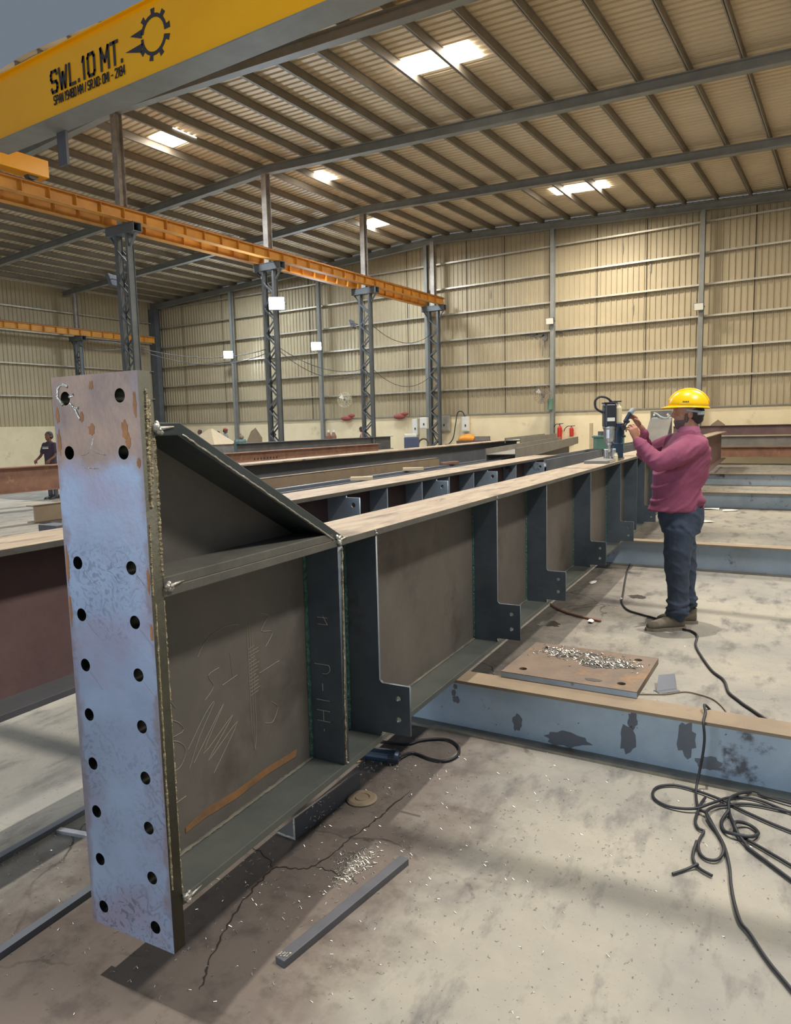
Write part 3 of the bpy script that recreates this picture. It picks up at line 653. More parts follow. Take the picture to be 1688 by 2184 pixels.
# ------------------------------------------------------------------ second girder
G2 = (-2.494, -1.2, .277)
g2 = empty('plate_girder', G(*G2), A5); tag(g2, 'brown-black welded girder with bright drilled tabs lying just behind the foreground girder', 'girder', 'welded girders')
def g2p(m, name, mat, **k): return m.build(name, M[mat], g2, off=G2, **k)
m = MB(); m.box((-2.5, -1.2, .56), (-2.488, 8.7, 1.108)); g2p(m, 'web', 'purple')
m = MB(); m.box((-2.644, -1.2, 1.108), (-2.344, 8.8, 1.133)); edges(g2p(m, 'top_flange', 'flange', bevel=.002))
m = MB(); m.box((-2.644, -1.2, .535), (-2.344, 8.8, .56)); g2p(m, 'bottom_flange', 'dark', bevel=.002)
for y in (4.37, 4.93, 5.45, 6.0, 7.2):
    m = MB(); m.box((-2.488, y, .56), (-2.35, y+.012, 1.108)); g2p(m, 'stiffener', 'blue')
for y in (3.83, 5.2, 6.35, 7.9):
    me = holed([(-2.488, .56), (-2.35, .56), (-2.35, .87), (-2.255, .87), (-2.255, 1.092), (-2.35, 1.092), (-2.35, 1.108), (-2.488, 1.108)], [(-2.30, 1.045, .016), (-2.30, .945, .016)], .012)
    me.transform(Matrix.Translation((-G2[0], y-G2[1], -G2[2]))); o = link('tab_stiffener', me, M['blue'], g2); o['label'] = 'stiffener with a drilled side tab'
# ------------------------------------------------------------------ plain beams stored behind: near-edge x, y0, y1, underside, depth, width in the girder grid
def gbeam(xn, y0, y1, zb, d, w, mat, label, topmat=None, turn=0, tf=.018, group='stored steel beams', name='steel_beam'):
    o = (xn-w/2, y0, zb); t = empty(name, G(*o), A5+math.radians(turn)); tag(t, label, 'beam', group); L_ = y1-y0
    def b(a, c, nm, mt):
        m = MB(); m.box(a, c); m.build(nm, M[mt], t)
    b((-.006, 0, tf), (.006, L_, d-tf), 'web', mat)
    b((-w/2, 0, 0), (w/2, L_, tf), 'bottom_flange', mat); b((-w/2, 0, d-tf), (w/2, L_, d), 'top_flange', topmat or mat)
    return t
def hbeam(xn, y0, y1, zb, h, w, mat, label, turn=0, t_=.016, group='stored steel beams'):       # lying on its side: flanges upright
    o = (xn-w/2, y0, zb); t = empty('steel_beam', G(*o), A5+math.radians(turn)); tag(t, label, 'beam', group); L_ = y1-y0
    for s in (-1, 1):
        m = MB(); m.box((s*w/2-t_/2, 0, 0), (s*w/2+t_/2, L_, h)); m.build('flange', M[mat], t)
    m = MB(); m.box((-w/2, .01, h/2-.006), (w/2, L_-.01, h/2+.006)); m.build('web', M[mat], t)
    return t
hbeam(-2.93, 3.0, 8.4, .90, .2, .2, 'slate', 'narrow dark H beam on its side tight behind the second girder')
gbeam(-2.93, 3.2, 8.5, .277, .60, .2, 'dark', 'dark beam under the narrow H beam behind the second girder')
m = MB(); m.box((-.012, 0, 0), (0, 7.4, .135)); m.box((-.09, 0, 0), (0, 7.4, .012)); m.box((-.09, 0, .123), (0, 7.4, .135))
tag(m.build('steel_channel', M['brown'], loc=G(-4.87, 3.5, .867), rz=A5), 'rust-brown channel lying on a dark beam in the middle of the stack', 'channel', 'stored steel beams')
gbeam(-4.82, 3.8, 10.5, .277, .59, .22, 'dark', 'dark beam below the rust-brown channel')
gbeam(-3.75, 4.2, 8.8, .277, .72, .2, 'dark', 'low dark beam in the gap in front of the rust-brown channel')
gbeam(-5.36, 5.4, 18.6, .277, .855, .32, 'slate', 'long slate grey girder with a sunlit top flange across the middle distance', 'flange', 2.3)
rb = gbeam(-11.35, 2, 20.8, .56, .44, .25, 'rust', 'rust-red beam with a row of small holes beyond the slate grey girder')
for k in range(8):
    m = MB(); m.cyl((.005, 12.4+k*.13, .25), (.0075, 12.4+k*.13, .25), .028, n=10); m.build('bolt_hole', M['black'], rb)
gbeam(-12.9, 15.6, 24.6, .70, .48, .25, 'dark', 'dark I beam with a square cut end in front of the third lattice column', 'slate')
hbeam(-4.0, 12.2, 22.4, .89, .21, .53, 'greysteel', 'grey H beam on its side showing its open end left of the magnetic drill', 7.4)
gbeam(-4.1, 12.4, 22.0, .277, .6, .3, 'dark', 'dark beam under the open-ended grey H beam', None, 7.4)
hbeam(-5.0, 15.6, 21.5, 1.1, .12, .34, 'greysteel', 'short grey channel lying on the girders just behind the open-ended H beam', 7.4)
hbeam(-2.62, 9.3, 17.5, .86, .19, .28, 'slate', 'purplish grey H beam on its side in line beyond the second girder')
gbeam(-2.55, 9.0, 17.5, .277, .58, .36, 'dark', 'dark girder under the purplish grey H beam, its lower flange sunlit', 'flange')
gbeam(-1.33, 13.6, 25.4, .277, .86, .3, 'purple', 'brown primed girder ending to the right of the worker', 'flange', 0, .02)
for k, (yy, zz, mt, lb) in enumerate(((26.7, .98, 'purple', 'purplish beam on top of the stack against the back wall at far right'), (26.6, .62, 'greysteel', 'grey beam in the middle of the stack against the back wall at far right'), (26.5, .26, 'rust', 'rusty beam at the bottom of the stack against the back wall at far right'))):
    t = empty('steel_beam', (-5.5, yy, zz)); tag(t, lb, 'beam', 'beams stacked along the back wall'); 
    for a, b_, nm in (((0, -.1, 0), (9, .1, .016), 'bottom_flange'), ((0, -.1, .32), (9, .1, .336), 'top_flange'), ((0, -.006, .016), (9, .006, .32), 'web')):
        m = MB(); m.box(a, b_); m.build(nm, M[mt], t)
# ------------------------------------------------------------------ cross rails on the floor
def crossrail(y, x0, x1, label, xoff=0, top='brown', d=.277, w=.15):
    t = empty('floor_rail', XB(x0, y+w/2, 0), AX); tag(t, label, 'floor rail', 'floor rails carrying the girders'); L_ = x1-x0
    for a, b_, nm, mt in (((0, -w/2, .0), (L_, w/2, .014), 'bottom_flange', 'edge'), ((0, -w/2, d-.014), (L_, w/2, d), 'top_flange', top), ((0, -.006, .014), (L_, .006, d-.014), 'web', 'blue')):
        m = MB(); m.box(a, b_); m.build(nm, M[mt], t)
    return t
r0 = crossrail(3.115, -6, 1.3, 'blue-grey floor rail crossing under the girder in front, with cable draped over it')
crossrail(7.75, -9, 2.2, 'blue-grey floor rail behind the worker, under the far half of the girder')
crossrail(13.45, -12, 3.6, 'blue-grey floor rail at far right, under the brown primed girder')
crossrail(18.2, -16, 3.6, 'blue-grey floor rail farthest back under the stored beams')
crossrail(-1.6, -6, 1.3, 'blue-grey floor rail behind the camera under the second girder')
m = MB()
for cx, cz, rx, rz in ((-1.51, .215, .010, .013), (-1.521, .181, .011, .018), (-1.506, .149, .020, .017), (-1.182, .09, .022, .045), (-.644, .20, .020, .04), (-.665, .11, .034, .07), (-.94, .05, .10, .035), (-.418, .16, .035, .075), (-.33, .07, .05, .03)):
    cx += 6
    m = MB(); blotch(m, cx, cz, rx, rz, -.0065, .001, 18, .25); m.build('oil_stain', M['slate'], r0)
# ------------------------------------------------------------------ people
def limb(m, pts, r, n=14):
    m.tube(smoothpath(pts, 4), [r[0]]*1 if 0 else interp(r, len(smoothpath(pts, 4)), len(pts)), n)
    for p, q in ((pts[0], r[0]), (pts[-1], r[-1])): m.ball(p, q*.97, n=10)
def interp(r, n, k):
    out = []
    for i in range(n):
        t = i/(n-1)*(k-1); j = min(int(t), k-2); u = t-j; out.append(r[j]*(1-u)+r[j+1]*u)
    return out
def hand(m, w, d, nrm, curl=40, size=1.0, side=1, thumb=35):
    """w wrist, d towards the knuckles, nrm out of the back of the hand; fingers curl towards -nrm"""
    w, d, nrm = Vector(w), Vector(d).normalized(), Vector(nrm).normalized(); nrm = (nrm-d*nrm.dot(d)).normalized(); s = d.cross(nrm)*side
    k = size
    m.loft([(w-d*.01*k, .024*k, .017*k, s, nrm), (w+d*.02*k, .028*k, .017*k, s, nrm), (w+d*.055*k, .038*k, .016*k, s, nrm), (w+d*.085*k, .041*k, .014*k, s, nrm), (w+d*.095*k, .036*k, .009*k, s, nrm)], 14)
    for i, (o, ln, r) in enumerate(((.033, .070, .0082), (.011, .078, .0086), (-.011, .073, .0082), (-.032, .058, .0072))):
        p = w+d*(.086-.004*abs(i-1))*k+s*o*k; pts = [p-d*.02*k, p]; a = 0
        for j, f in enumerate((.45, .31, .24)):
            a += math.radians(curl*(.7, 1.0, .8)[j]+(i-1.5)*4); dd = d*math.cos(a)-nrm*math.sin(a)
            p = p+dd*ln*f*k; pts.append(p)
        m.tube(pts, [r*k, r*1.05*k, r*k, r*.95*k, r*.8*k], 8); m.ball(p, r*.8*k, n=8)
    p = w+d*.03*k+s*.03*k; a = math.radians(thumb); dd = (d*math.cos(a)+s*math.sin(a)-nrm*.25).normalized()
    q = p+dd*.035*k; e = q+(dd*.8-nrm*.5+d*.2).normalized()*.032*k
    m.tube([p-s*.01*k, p, q, e], [.012*k, .012*k, .010*k, .008*k], 8); m.ball(e, .008*k, n=8)
def head(m, c, yaw, s=1.0):
    """skull centre c, face looking along -x before the yaw"""
    R = Matrix.Rotation(yaw, 4, 'Z'); T = Matrix.Translation(c) @ R
    def b(p, r): m.ball(T @ (Vector(p)*s), [q*s for q in r], R, 16)
    b((.012, 0, .03), (.098, .077, .092)); b((-.03, 0, -.035), (.06, .058, .075)); b((-.048, 0, -.085), (.036, .040, .028))
    b((-.088, 0, -.018), (.022, .013, .018)); m.tube([T @ Vector((-.085, 0, .03))*1, T @ Vector((-.098, 0, -.015))], [.008*s, .012*s], 8)
    for sd in (-1, 1):
        b((.02, sd*.076, -.012), (.019, .010, .032)); b((-.055, sd*.036, -.03), (.025, .02, .025)); b((-.078, sd*.032, .034), (.014, .024, .009))
    b((-.082, 0, -.055), (.012, .024, .007)); b((-.08, 0, -.067), (.012, .02, .007))
    return T
from mathutils import noise as mn
def wrinkle(me, amp, fx, fz, slant):        # cloth folds: stretched ridged noise pushed along the normals
    nr = [v.normal.copy() for v in me.vertices]
    for v, n in zip(me.vertices, nr):
        p = v.co; q = Vector((p.x*fx, p.y*fx*.6, (p.z+slant*p.x)*fz)); a = 1-abs(mn.noise(q))*2; b = 1-abs(mn.noise(q*2.1+Vector((3, 7, 1))))*2
        v.co = p+n*amp*(a**3*.8+b*.3-.35 if a > 0 else b*.3-.35)
    return me
FOLD = {'shirt': (.013, 5, 11, -.8), 'trousers': (.010, 6, 9, .5)}
# the worker with the yellow helmet -------------------------------------------------
wl = Vector((-1.098, 5.517, 0)); wk = empty('person', wl, AY)
tag(wk, 'person in a yellow helmet and maroon shirt holding up a small tool beside the girder', 'person')
SHN, SHF = Vector((.055, -.17, 1.335)), Vector((.0, .17, 1.35))
ELN, WRN = Vector((-.215, -.20, 1.225)), Vector((-.325, -.06, 1.385))
ELF, WRF = Vector((-.155, .24, 1.27)), Vector((-.235, .13, 1.475))
HC = Vector((.062, .01, 1.572)); HY = math.radians(-22)
m = MB()
m.loft([((.0, 0, .80), .12, .13), ((.01, 0, 1.0), .13, .13), ((.04, 0, 1.2), .13, .16), ((.06, 0, 1.34), .09, .15), ((.07, 0, 1.42), .065, .07), ((.075, 0, 1.47), .06, .058), ((.07, 0, 1.54), .058, .056)], 18)
T = head(m, HC, HY)
limb(m, [ELN.lerp(WRN, .3), ELN.lerp(WRN, .7), WRN], [.042, .036, .027]); limb(m, [ELF.lerp(WRF, .3), ELF.lerp(WRF, .7), WRF], [.042, .036, .027])
hand(m, WRN, (-.25, .10, .95), (.35, -.9, .1), 52, 1.0, 1)
hand(m, WRF, (-.50, .06, .85), (.75, .1, .6), 48, 1.0, -1)
me = remesh(m, .0042, 3); link('body', me, M['skin'], wk, True)
def ws(m, vox, name, mat, it=4): 
    me = remesh(m, vox, it); me = wrinkle(me, *FOLD[name]) if name in FOLD else me; return link(name, me, M[mat], wk, True)
m = MB()
m.loft([((-.012, 0, .868), .196, .165), ((-.008, 0, .90), .190, .166), ((-.008, 0, .96), .172, .160), ((-.010, 0, 1.03), .170, .158), ((.012, 0, 1.12), .192, .168), ((.036, 0, 1.22), .182, .185), ((.052, 0, 1.30), .160, .195), ((.062, 0, 1.36), .130, .185), ((.064, 0, 1.40), .104, .140), ((.07, 0, 1.435), .078, .085), ((.072, 0, 1.455), .066, .068)], 28)
limb(m, [SHN+Vector((.02, .05, .0)), SHN.lerp(ELN, .45), ELN], [.088, .078, .066], 16); limb(m, [ELN, ELN.lerp(WRN, .5), ELN.lerp(WRN, .93)], [.066, .055, .041], 16)
limb(m, [SHF+Vector((.02, -.05, .0)), SHF.lerp(ELF, .45), ELF], [.085, .076, .062], 16); limb(m, [ELF, ELF.lerp(WRF, .5), ELF.lerp(WRF, .9)], [.062, .052, .040], 16)
m.ball((.118, -.03, .945), (.058, .13, .045))
ws(m, .009, 'shirt', 'shirt', 5)
m = MB(); m.loft([((.07, 0, 1.425), .084, .092), ((.072, 0, 1.47), .070, .071), ((.074, 0, 1.478), .066, .066)], 24); ws(m, .006, 'collar', 'shirtcollar', 2)
m = MB()
m.loft([((.03, 0, .70), .118, .150), ((.03, 0, .78), .155, .160), ((.03, 0, .86), .160, .158), ((.025, 0, .91), .150, .150)], 24)
limb(m, [(-.01, -.075, .74), (-.02, -.075, .52), (-.01, -.07, .32), (-.012, -.07, .10)], [.112, .092, .076, .064], 18)
limb(m, [(.06, .085, .74), (.095, .085, .50), (.11, .085, .30), (.12, .085, .12)], [.105, .085, .068, .058], 18)
for z in (.13, .16, .20): m.tube([(-.012+.075*math.cos(a), -.07+.075*math.sin(a), z+.012*math.sin(2*a+z*40)) for a in [2*PI*k/14 for k in range(15)]], .010, 6); m.tube([(.12+.068*math.cos(a), .085+.068*math.sin(a), z+.012*math.sin(2*a+z*30)) for a in [2*PI*k/14 for k in range(15)]], .009, 6)
ws(m, .009, 'trousers', 'jeans', 3)
def shoe(parent, c, yaw, s=1, mat='shoe'):
    R = Matrix.Translation(c) @ Matrix.Rotation(yaw, 4, 'Z')
    m = MB(); X = lambda x, y, z: R @ (Vector((x, y, z))*s)
    ax, ay = (R.to_3x3() @ Vector((0, 1, 0))), Vector((0, 0, 1))
    m.loft([(X(.085, 0, .05), .030, .045, ax, ay), (X(.06, 0, .058), .040, .056, ax, ay), (X(.0, 0, .060), .042, .060, ax, ay), (X(-.06, 0, .05), .044, .048, ax, ay), (X(-.12, 0, .040), .048, .036, ax, ay), (X(-.17, 0, .034), .040, .028, ax, ay), (X(-.195, 0, .03), .022, .018, ax, ay)], 16)
    m.loft([(X(.045, 0, .05), .042*s, .036*s), (X(.045, 0, .12), .046*s, .044*s)], 16)
    link('shoe', remesh(m, .007, 3), M[mat], parent, True)
    m = MB(); m.prism([X(x, y, .0) for x, y in ((.095, -.022), (.095, .022), (.05, .045), (-.03, .042), (-.11, .050), (-.17, .042), (-.205, .015), (-.205, -.015), (-.17, -.042), (-.11, -.050), (-.03, -.042), (.05, -.045))], (0, 0, .022*s)); m.build('sole', M['sole'], parent)
shoe(wk, (-.045, -.075, 0), math.radians(6)); shoe(wk, (.105, .085, 0), math.radians(-8))
m = MB(); R3 = Matrix.Rotation(HY, 3, 'Z')
def hp(x, y, z): return HC+R3 @ Vector((x, y, z))
m.ball(hp(.042, 0, .0), (.076, .079, .075), R3); m.ball(hp(.06, 0, -.045), (.05, .06, .04), R3); me = remesh(m, .005, 2); link('hair', me, M['hair'], wk, True)
m = MB(); m.ball(hp(-.031, 0, -.064), (.0605, .0595, .050), R3); m.ball(hp(-.052, 0, -.092), (.034, .038, .026), R3)
for sd in (-1, 1): m.ball(hp(-.004, sd*.060, -.03), (.016, .013, .042), R3)
link('beard', remesh(m, .005, 2), M['beard'], wk, True)
# helmet: shell, brim, ridge, suspension strap
m = MB(); prof = []
HCn = HC+Vector((.0, 0, .045)); tl = Matrix.Rotation(math.radians(3), 3, 'Y') @ R3
n = 28; rings = []
for j in range(9):
    a = j/8*PI/2; rings.append([(math.cos(a)*.137*math.cos(t)*(1.0)+.006, math.cos(a)*.112*math.sin(t), math.sin(a)*.122) for t in [2*PI*k/n for k in range(n)]])
V = [[m.bm.verts.new(HCn+tl @ Vector(p)) for p in r] for r in rings[:-1]]
for u, v in zip(V, V[1:]):
    for k in range(n): m.bm.faces.new((u[k], u[(k+1) % n], v[(k+1) % n], v[k]))
m.bm.faces.new(V[-1])
o = m.build('helmet_shell', M['helmet'], wk, smooth=True); sm = o.modifiers.new('t', 'SOLIDIFY'); sm.thickness = .004
hs = o
m = MB(); out = []; inn = []
for k in range(n):
    t = 2*PI*k/n; c, s_ = math.cos(t), math.sin(t); e = .012+.040*max(0, -c)**2
    out.append(m.bm.verts.new(HCn+tl @ Vector(((.137+e)*c+.006, (.112+.010+.01*max(0, -c))*s_, -.008-.006*max(0, -c))))); inn.append(m.bm.verts.new(HCn+tl @ Vector((.135*c+.006, .110*s_, .004))))
for k in range(n): m.bm.faces.new((inn[k], inn[(k+1) % n], out[(k+1) % n], out[k]))
o = m.build('helmet_brim', M['helmet'], wk, smooth=True); sm = o.modifiers.new('t', 'SOLIDIFY'); sm.thickness = .004
m = MB(); m.tube([HCn+tl @ Vector((.137*math.cos(a)+.006, 0, .122*math.sin(a)+.002)) for a in [PI*k/16 for k in range(1, 16)]], .009, 8); m.build('helmet_ridge', M['helmet'], wk, smooth=True)
m = MB(); m.tube([HCn+tl @ Vector((.106*math.cos(a)+.004, .088*math.sin(a), -.028+.012*math.cos(a)*-1)) for a in [math.radians(d) for d in range(-95, 96, 10)]], .010, 6); m.build('helmet_strap', M['strap'], wk, smooth=True)
m = MB(); m.cbox(HCn+tl @ Vector((.09, -.06, -.045)), (.05, .03, .03), None); m.build('helmet_ratchet', M['strap'], wk, bevel=.006)
me = textmesh('GMS', .022, .002); w_ = max(v.co.x for v in me.vertices)
m = MB(); 
for k in range(4): m.cbox((-.03+k*.011, -.1085, .03), (.007, .004, .009))
for v in m.bm.verts: v.co = HCn+tl @ Vector((v.co.x, v.co.y, v.co.z))
m.build('helmet_mark', M['letter'], hs)
# tool held in both hands
t = empty('hand_tool', wl, AY); tag(t, 'small blue and grey hand tool held up by the worker in the yellow helmet', 'tool')
m = MB(); m.bar((-.372, .06, 1.515), (-.325, .085, 1.585), .024, .026); m.build('barrel', M['navy'], t, bevel=.006)
m = MB(); m.tube([(-.388, .052, 1.488), (-.372, .06, 1.515)], [.004, .009], 8); m.build('tip', M['black'], t)
m = MB(); m.bar((-.330, .083, 1.578), (-.298, .095, 1.612), .036, .030); m.build('grip', M['strap'], t, bevel=.008)
# people in the background ---------------------------------------------------------------
def mark_shirt(m): return m
def bgperson(loc, rz, h, shirt, trousers, skin, label, lean=0, cap=None, hairm='hair', arm=20):
    t = empty('person', loc, rz); tag(t, label, 'person', 'people at work in the background')
    k = h/1.7; L = math.radians(lean)
    def P(x, y, z):     # lean forward (towards -x) above the hips
        if z > .92:
            dz = z-.92; x, z = x-dz*math.sin(L)+x*(math.cos(L)-1), .92+dz*math.cos(L)+x*math.sin(L)*-.0
        return Vector((x, y, z))*k
    m = MB()
    m.loft([(P(0, 0, .86), .10*k, .12*k), (P(0, 0, 1.2), .10*k, .14*k), (P(0, 0, 1.38), .07*k, .13*k), (P(0, 0, 1.44), .05*k, .055*k), (P(0, 0, 1.52), .048*k, .05*k)], 14)
    head(m, P(-.012, 0, 1.575), 0, k*.98)
    hands = []
    for s in (-1, 1):
        limb(m, [P(0, s*.09, .84), P(0, s*.09, .46), P(0, s*.09, .06)], [.07*k, .045*k, .035*k], 10)
        el = P(-.02-arm*.002, s*.235, 1.12); wr = P(-.10-arm*.006, s*.22, .92+arm*.004); hands.append((s, el, wr))
        limb(m, [P(0, s*.17, 1.38), el, wr], [.045*k, .036*k, .026*k], 10); hand(m, wr, wr-el, (0, s, 0), 30, 1.05*k, s)
    link('body', remesh(m, .0085, 2), M[skin], t, True)
    m = MB()
    m.loft([(P(0, 0, .84), .13*k, .165*k), (P(0, 0, 1.0), .125*k, .16*k), (P(0, 0, 1.2), .125*k, .175*k), (P(0, 0, 1.34), .11*k, .18*k), (P(0, 0, 1.42), .075*k, .11*k), (P(0, 0, 1.45), .06*k, .065*k)], 18)
    for s, el, wr in hands: limb(m, [P(0, s*.165, 1.36), P(0, s*.165, 1.36).lerp(el, .75)], [.068*k, .058*k], 12)
    sh = link('shirt', remesh(m, .016, 3), shirt, t, True)
    m = MB(); m.loft([(P(0, 0, .78), .125*k, .16*k), (P(0, 0, .93), .12*k, .155*k)], 16)
    for s in (-1, 1): limb(m, [P(0, s*.09, .82), P(0, s*.09, .48), P(0, s*.09, .10)], [.088*k, .066*k, .056*k], 12)
    link('trousers', remesh(m, .018, 3), M[trousers], t, True)
    m = MB(); m.ball(P(.008, 0, 1.615), (.10*k, .081*k, .082*k)); m.ball(P(.03, 0, 1.57), (.085*k, .079*k, .08*k)); link('hair', remesh(m, .009, 2), M[hairm], t, True)
    if cap:
        m = MB(); m.ball(P(.004, 0, 1.635), (.112*k, .09*k, .072*k)); m.cbox(P(-.12, 0, 1.62), (.09*k, .13*k, .012)); m.build('cap', M[cap], t, smooth=True)
    for s in (-1, 1): shoe(t, P(0, s*.09, 0), 0, k, 'blackplastic')
    return t
M['plaid'] = pmat('plaid_shirt', srgb(70, 74, 86), srgb(176, 178, 182), 22, .9, 0, stretch=(1, 1, 1))
M['teeshirt'] = pmat('dark_plum_tshirt', srgb(62, 52, 64), srgb(72, 60, 72), 6, .9, 0)
M['pink'] = pmat('pink_shirt', srgb(206, 140, 140), srgb(190, 120, 124), 8, .9, 0)
M['palesh'] = pmat('pale_shirt', srgb(176, 166, 150), srgb(150, 140, 126), 8, .9, 0)
t = bgperson((-16.2, 10.1, 0), math.radians(100), 1.62, M['teeshirt'], 'dark', 'darkskin', 'person in a dark plum T-shirt with white print standing left of the end plate')
m = MB()
for k in range(9): m.cbox((-.128, -.085+k*.021, 1.22), (.006, .014, .024+.008*(k % 3)))
m.cbox((-.129, 0, 1.255), (.006, .2, .006)); m.build('shirt_print', M['white'], t)
bgperson((-23.7, 23.0, 0), math.radians(200), 1.66, M['plaid'], 'dark', 'darkskin', 'person in a red cap and plaid shirt beside the pale hopper', 8, 'dullred')
bgperson((-25.1, 24.0, 0), math.radians(20), 1.54, M['teeshirt'], 'dark', 'darkskin', 'person with dark hair between the pale hopper and the red-capped person')
bgperson((-26.3, 24.0, 0), math.radians(60), 1.63, M['plaid'], 'dark', 'darkskin', 'person whose dark head shows left of the pale hopper')
bgperson((-16.6, 24.0, 0), math.radians(10), 1.66, M['pink'], 'dark', 'darkskin', 'person in a pink shirt bending beside the third lattice column', 28)
bgperson((-22.9, 25.6, 0), math.radians(30), 1.42, M['palesh'], 'dark', 'darkskin', 'person in a pale shirt crouching behind the second lattice column', 14)
# ------------------------------------------------------------------ magnetic drill on the girder
fl = empty('flat_plate', G(-1.475, 6.9, 1.133), A5); tag(fl, 'flat steel offcut lying on the top flange under the magnetic drill', 'plate')
m = MB(); m.box((-.11, 0, 0), (.11, .85, .027)); m.build('slab', M['greysteel'], fl, bevel=.002)
m = MB()
for k in range(7): m.cbox((.1102, .12+k*.05, .014), (.0012, .022, .014))
m.build('paint_mark', M['white'], fl)
dx = G(-1.43, 7.46, 1.16); dr = empty('magnetic_drill', dx, AY); tag(dr, 'dark magnetic drill with a silver gear case and looped cable standing on the girder top', 'drill')
def dp(m, name, mat, **k): return m.build(name, M[mat], dr, **k)
m = MB(); m.cbox((-.035, 0, .425), (.118, .118, .235)); dp(m, 'motor', 'blackplastic', bevel=.018)
m = MB(); m.cbox((-.035, 0, .548), (.124, .124, .014)); dp(m, 'motor_cap', 'black', bevel=.004)
m = MB(); m.cbox((-.035, -.0605, .385), (.075, .003, .035)); dp(m, 'name_label', 'white')
m = MB(); m.lathe([(.062, .315), (.064, .30), (.055, .285), (.052, .20), (.046, .165), (.032, .155), (.030, .13)], (-.035, 0, 0), 24); dp(m, 'gear_case', 'silver', smooth=False)
m = MB(); m.lathe([(.022, .135), (.022, .085), (.028, .08), (.028, .06), (.012, .055), (.011, .0)], (-.035, 0, 0), 16); dp(m, 'spindle', 'bright')
m = MB(); m.cbox((.062, .01, .20), (.07, .075, .30)); dp(m, 'slide_frame', 'navy', bevel=.008)
m = MB(); m.cbox((.05, .01, .075), (.10, .085, .15)); dp(m, 'magnet_base', 'navy', bevel=.006)
m = MB(); m.cbox((.005, -.012, .05), (.034, .07, .09)); m.cbox((-.065, 0, .045), (.034, .05, .09)); dp(m, 'guard', 'silver', bevel=.004)
m = MB(); m.cyl((.085, -.03, .30), (.085, -.085, .30), .026); m.cyl((.085, -.075, .30), (.13, -.08, .36), .008); m.cyl((.085, -.075, .30), (.085, -.08, .22), .008); m.ball((.13, -.08, .36), .015); m.ball((.085, -.08, .22), .015); dp(m, 'feed_handle', 'black')
m = MB(); m.tube(smoothpath([(.0, .01, .552), (-.06, .01, .60), (-.13, .01, .61), (-.175, .01, .57), (-.165, .01, .50), (-.10, .01, .455)]), .011, 8); dp(m, 'motor_cable', 'black')
m = MB(); m.bar((-.03, .02, .562), (.09, .02, .562), .022, .012); dp(m, 'top_bracket', 'black')
m = MB(); m.lathe([(.034, 0), (.036, .01), (.036, .15), (.030, .165), (.012, .185), (.012, .205)], (.062, .03, .345), 18)
bt = m.build('coolant_bottle', M['cream'], dr)
m = MB(); m.tube(smoothpath([(-2.9, 9.6, .01), (-2.5, 9.2, .01), (-2.238, 8.861, .01), (-2.068, 8.075, .01), (-1.919, 7.283, .01), (-1.704, 6.353, .01), (-1.619, 6.012, .01), (-1.517, 5.801, .01), (-1.383, 5.706, .01), (-1.2, 5.60, .01), (-1.033, 5.44, .01), (-.963, 5.408, .01), (-.904, 5.307, .01), (-.872, 5.074, .01), (-.792, 4.833, .01), (-.69, 4.582, .01), (-.605, 4.443, .01), (-.554, 4.257, .01), (-.493, 4.155, .01), (-.424, 4.058, .01), (-.2, 3.8, .01), (.3, 3.45, .01), (1.2, 3.45, .01), (2.6, 3.8, .01)], 6), .008, 6)
tag(m.build('power_cable', M['black'], smooth=True), 'thin black cable running from under the girder past the worker\'s shoes', 'cable')
m = MB(); m.lathe([(.022, 0), (.022, .06), (.016, .07), (.016, .085)], G(-1.368, 7.30, 1.1331), 14); tag(m.build('marker_stub', M['cream']), 'small cream stub standing at the flange edge below the magnetic drill', 'stub')
# ------------------------------------------------------------------ things on the floor near the girder
ag = empty('angle_section', G(-1.532, 2.06, 0), A5+math.radians(-4)); tag(ag, 'short steel angle standing under the near edge of the girder', 'angle')
m = MB(); m.prism([(-.09, 0, 0), (0, 0, 0), (0, 0, .085), (-.008, 0, .085), (-.008, 0, .008), (-.09, 0, .008)], (0, .43, 0)); m.build('profile', M['slate'], ag)
m = MB(); m.prism([(-.09, -.0012, 0), (0, -.0012, 0), (0, -.0012, .085), (-.008, -.0012, .085), (-.008, -.0012, .008), (-.09, -.0012, .008)], (0, .001, 0)); m.build('cut_end', M['bright'], ag)
m = MB(); m.box((-.008, 0, .085), (.0, .43, .0858)); m.build('top_edge', M['silver'], ag)
m = MB(); 
for _ in range(40):
    y = .08+rnd.gauss(.06, .04); z = .085*rnd.random(); m.tube([(.001, y, z), (.003, y+rnd.uniform(-.01, .01), z+rnd.uniform(-.01, .01))], .0012, 4)
o = m.build('swarf', M['swarf'], ag); tag(o, kind='stuff')
t = empty('flat_bar', (0, 0, 0)); t.location = G(-1.20, 1.515, 0); t.rotation_euler.z = A5+math.atan2(-(-1.100+1.20), 2.10-1.515); tag(t, 'bare flat steel bar lying on the floor in front of the girder', 'bar')
m = MB(); m.box((-.018, 0, 0), (.018, .60, .024)); m.build('bar', M['dark'], t, bevel=.002)
m = MB()
for k in range(4): m.cbox((-.012+k*.008, .012+.004*k, .025), (.005, .02, .003))
m.build('notch_mark', M['bright'], t)
gd = empty('angle_grinder', G(-1.62, 2.74, .034), A5+math.radians(8)); tag(gd, 'dark blue angle grinder lying under the girder beside the floor rail', 'grinder')
m = MB(); m.tube([(-.02, 0, 0), (.0, 0, 0), (.10, 0, .0), (.15, 0, 0), (.165, 0, 0)], [.026, .030, .031, .030, .022], 18); m.build('body', M['navy'], gd)
m = MB(); m.cbox((-.05, 0, 0), (.07, .05, .055)); m.build('gear_head', M['silver'], gd, bevel=.01)
m = MB(); 
for k in range(5): m.cbox((.135, -.029, -.016+k*.008), (.03, .006, .004))
m.build('air_vent', M['black'], gd)
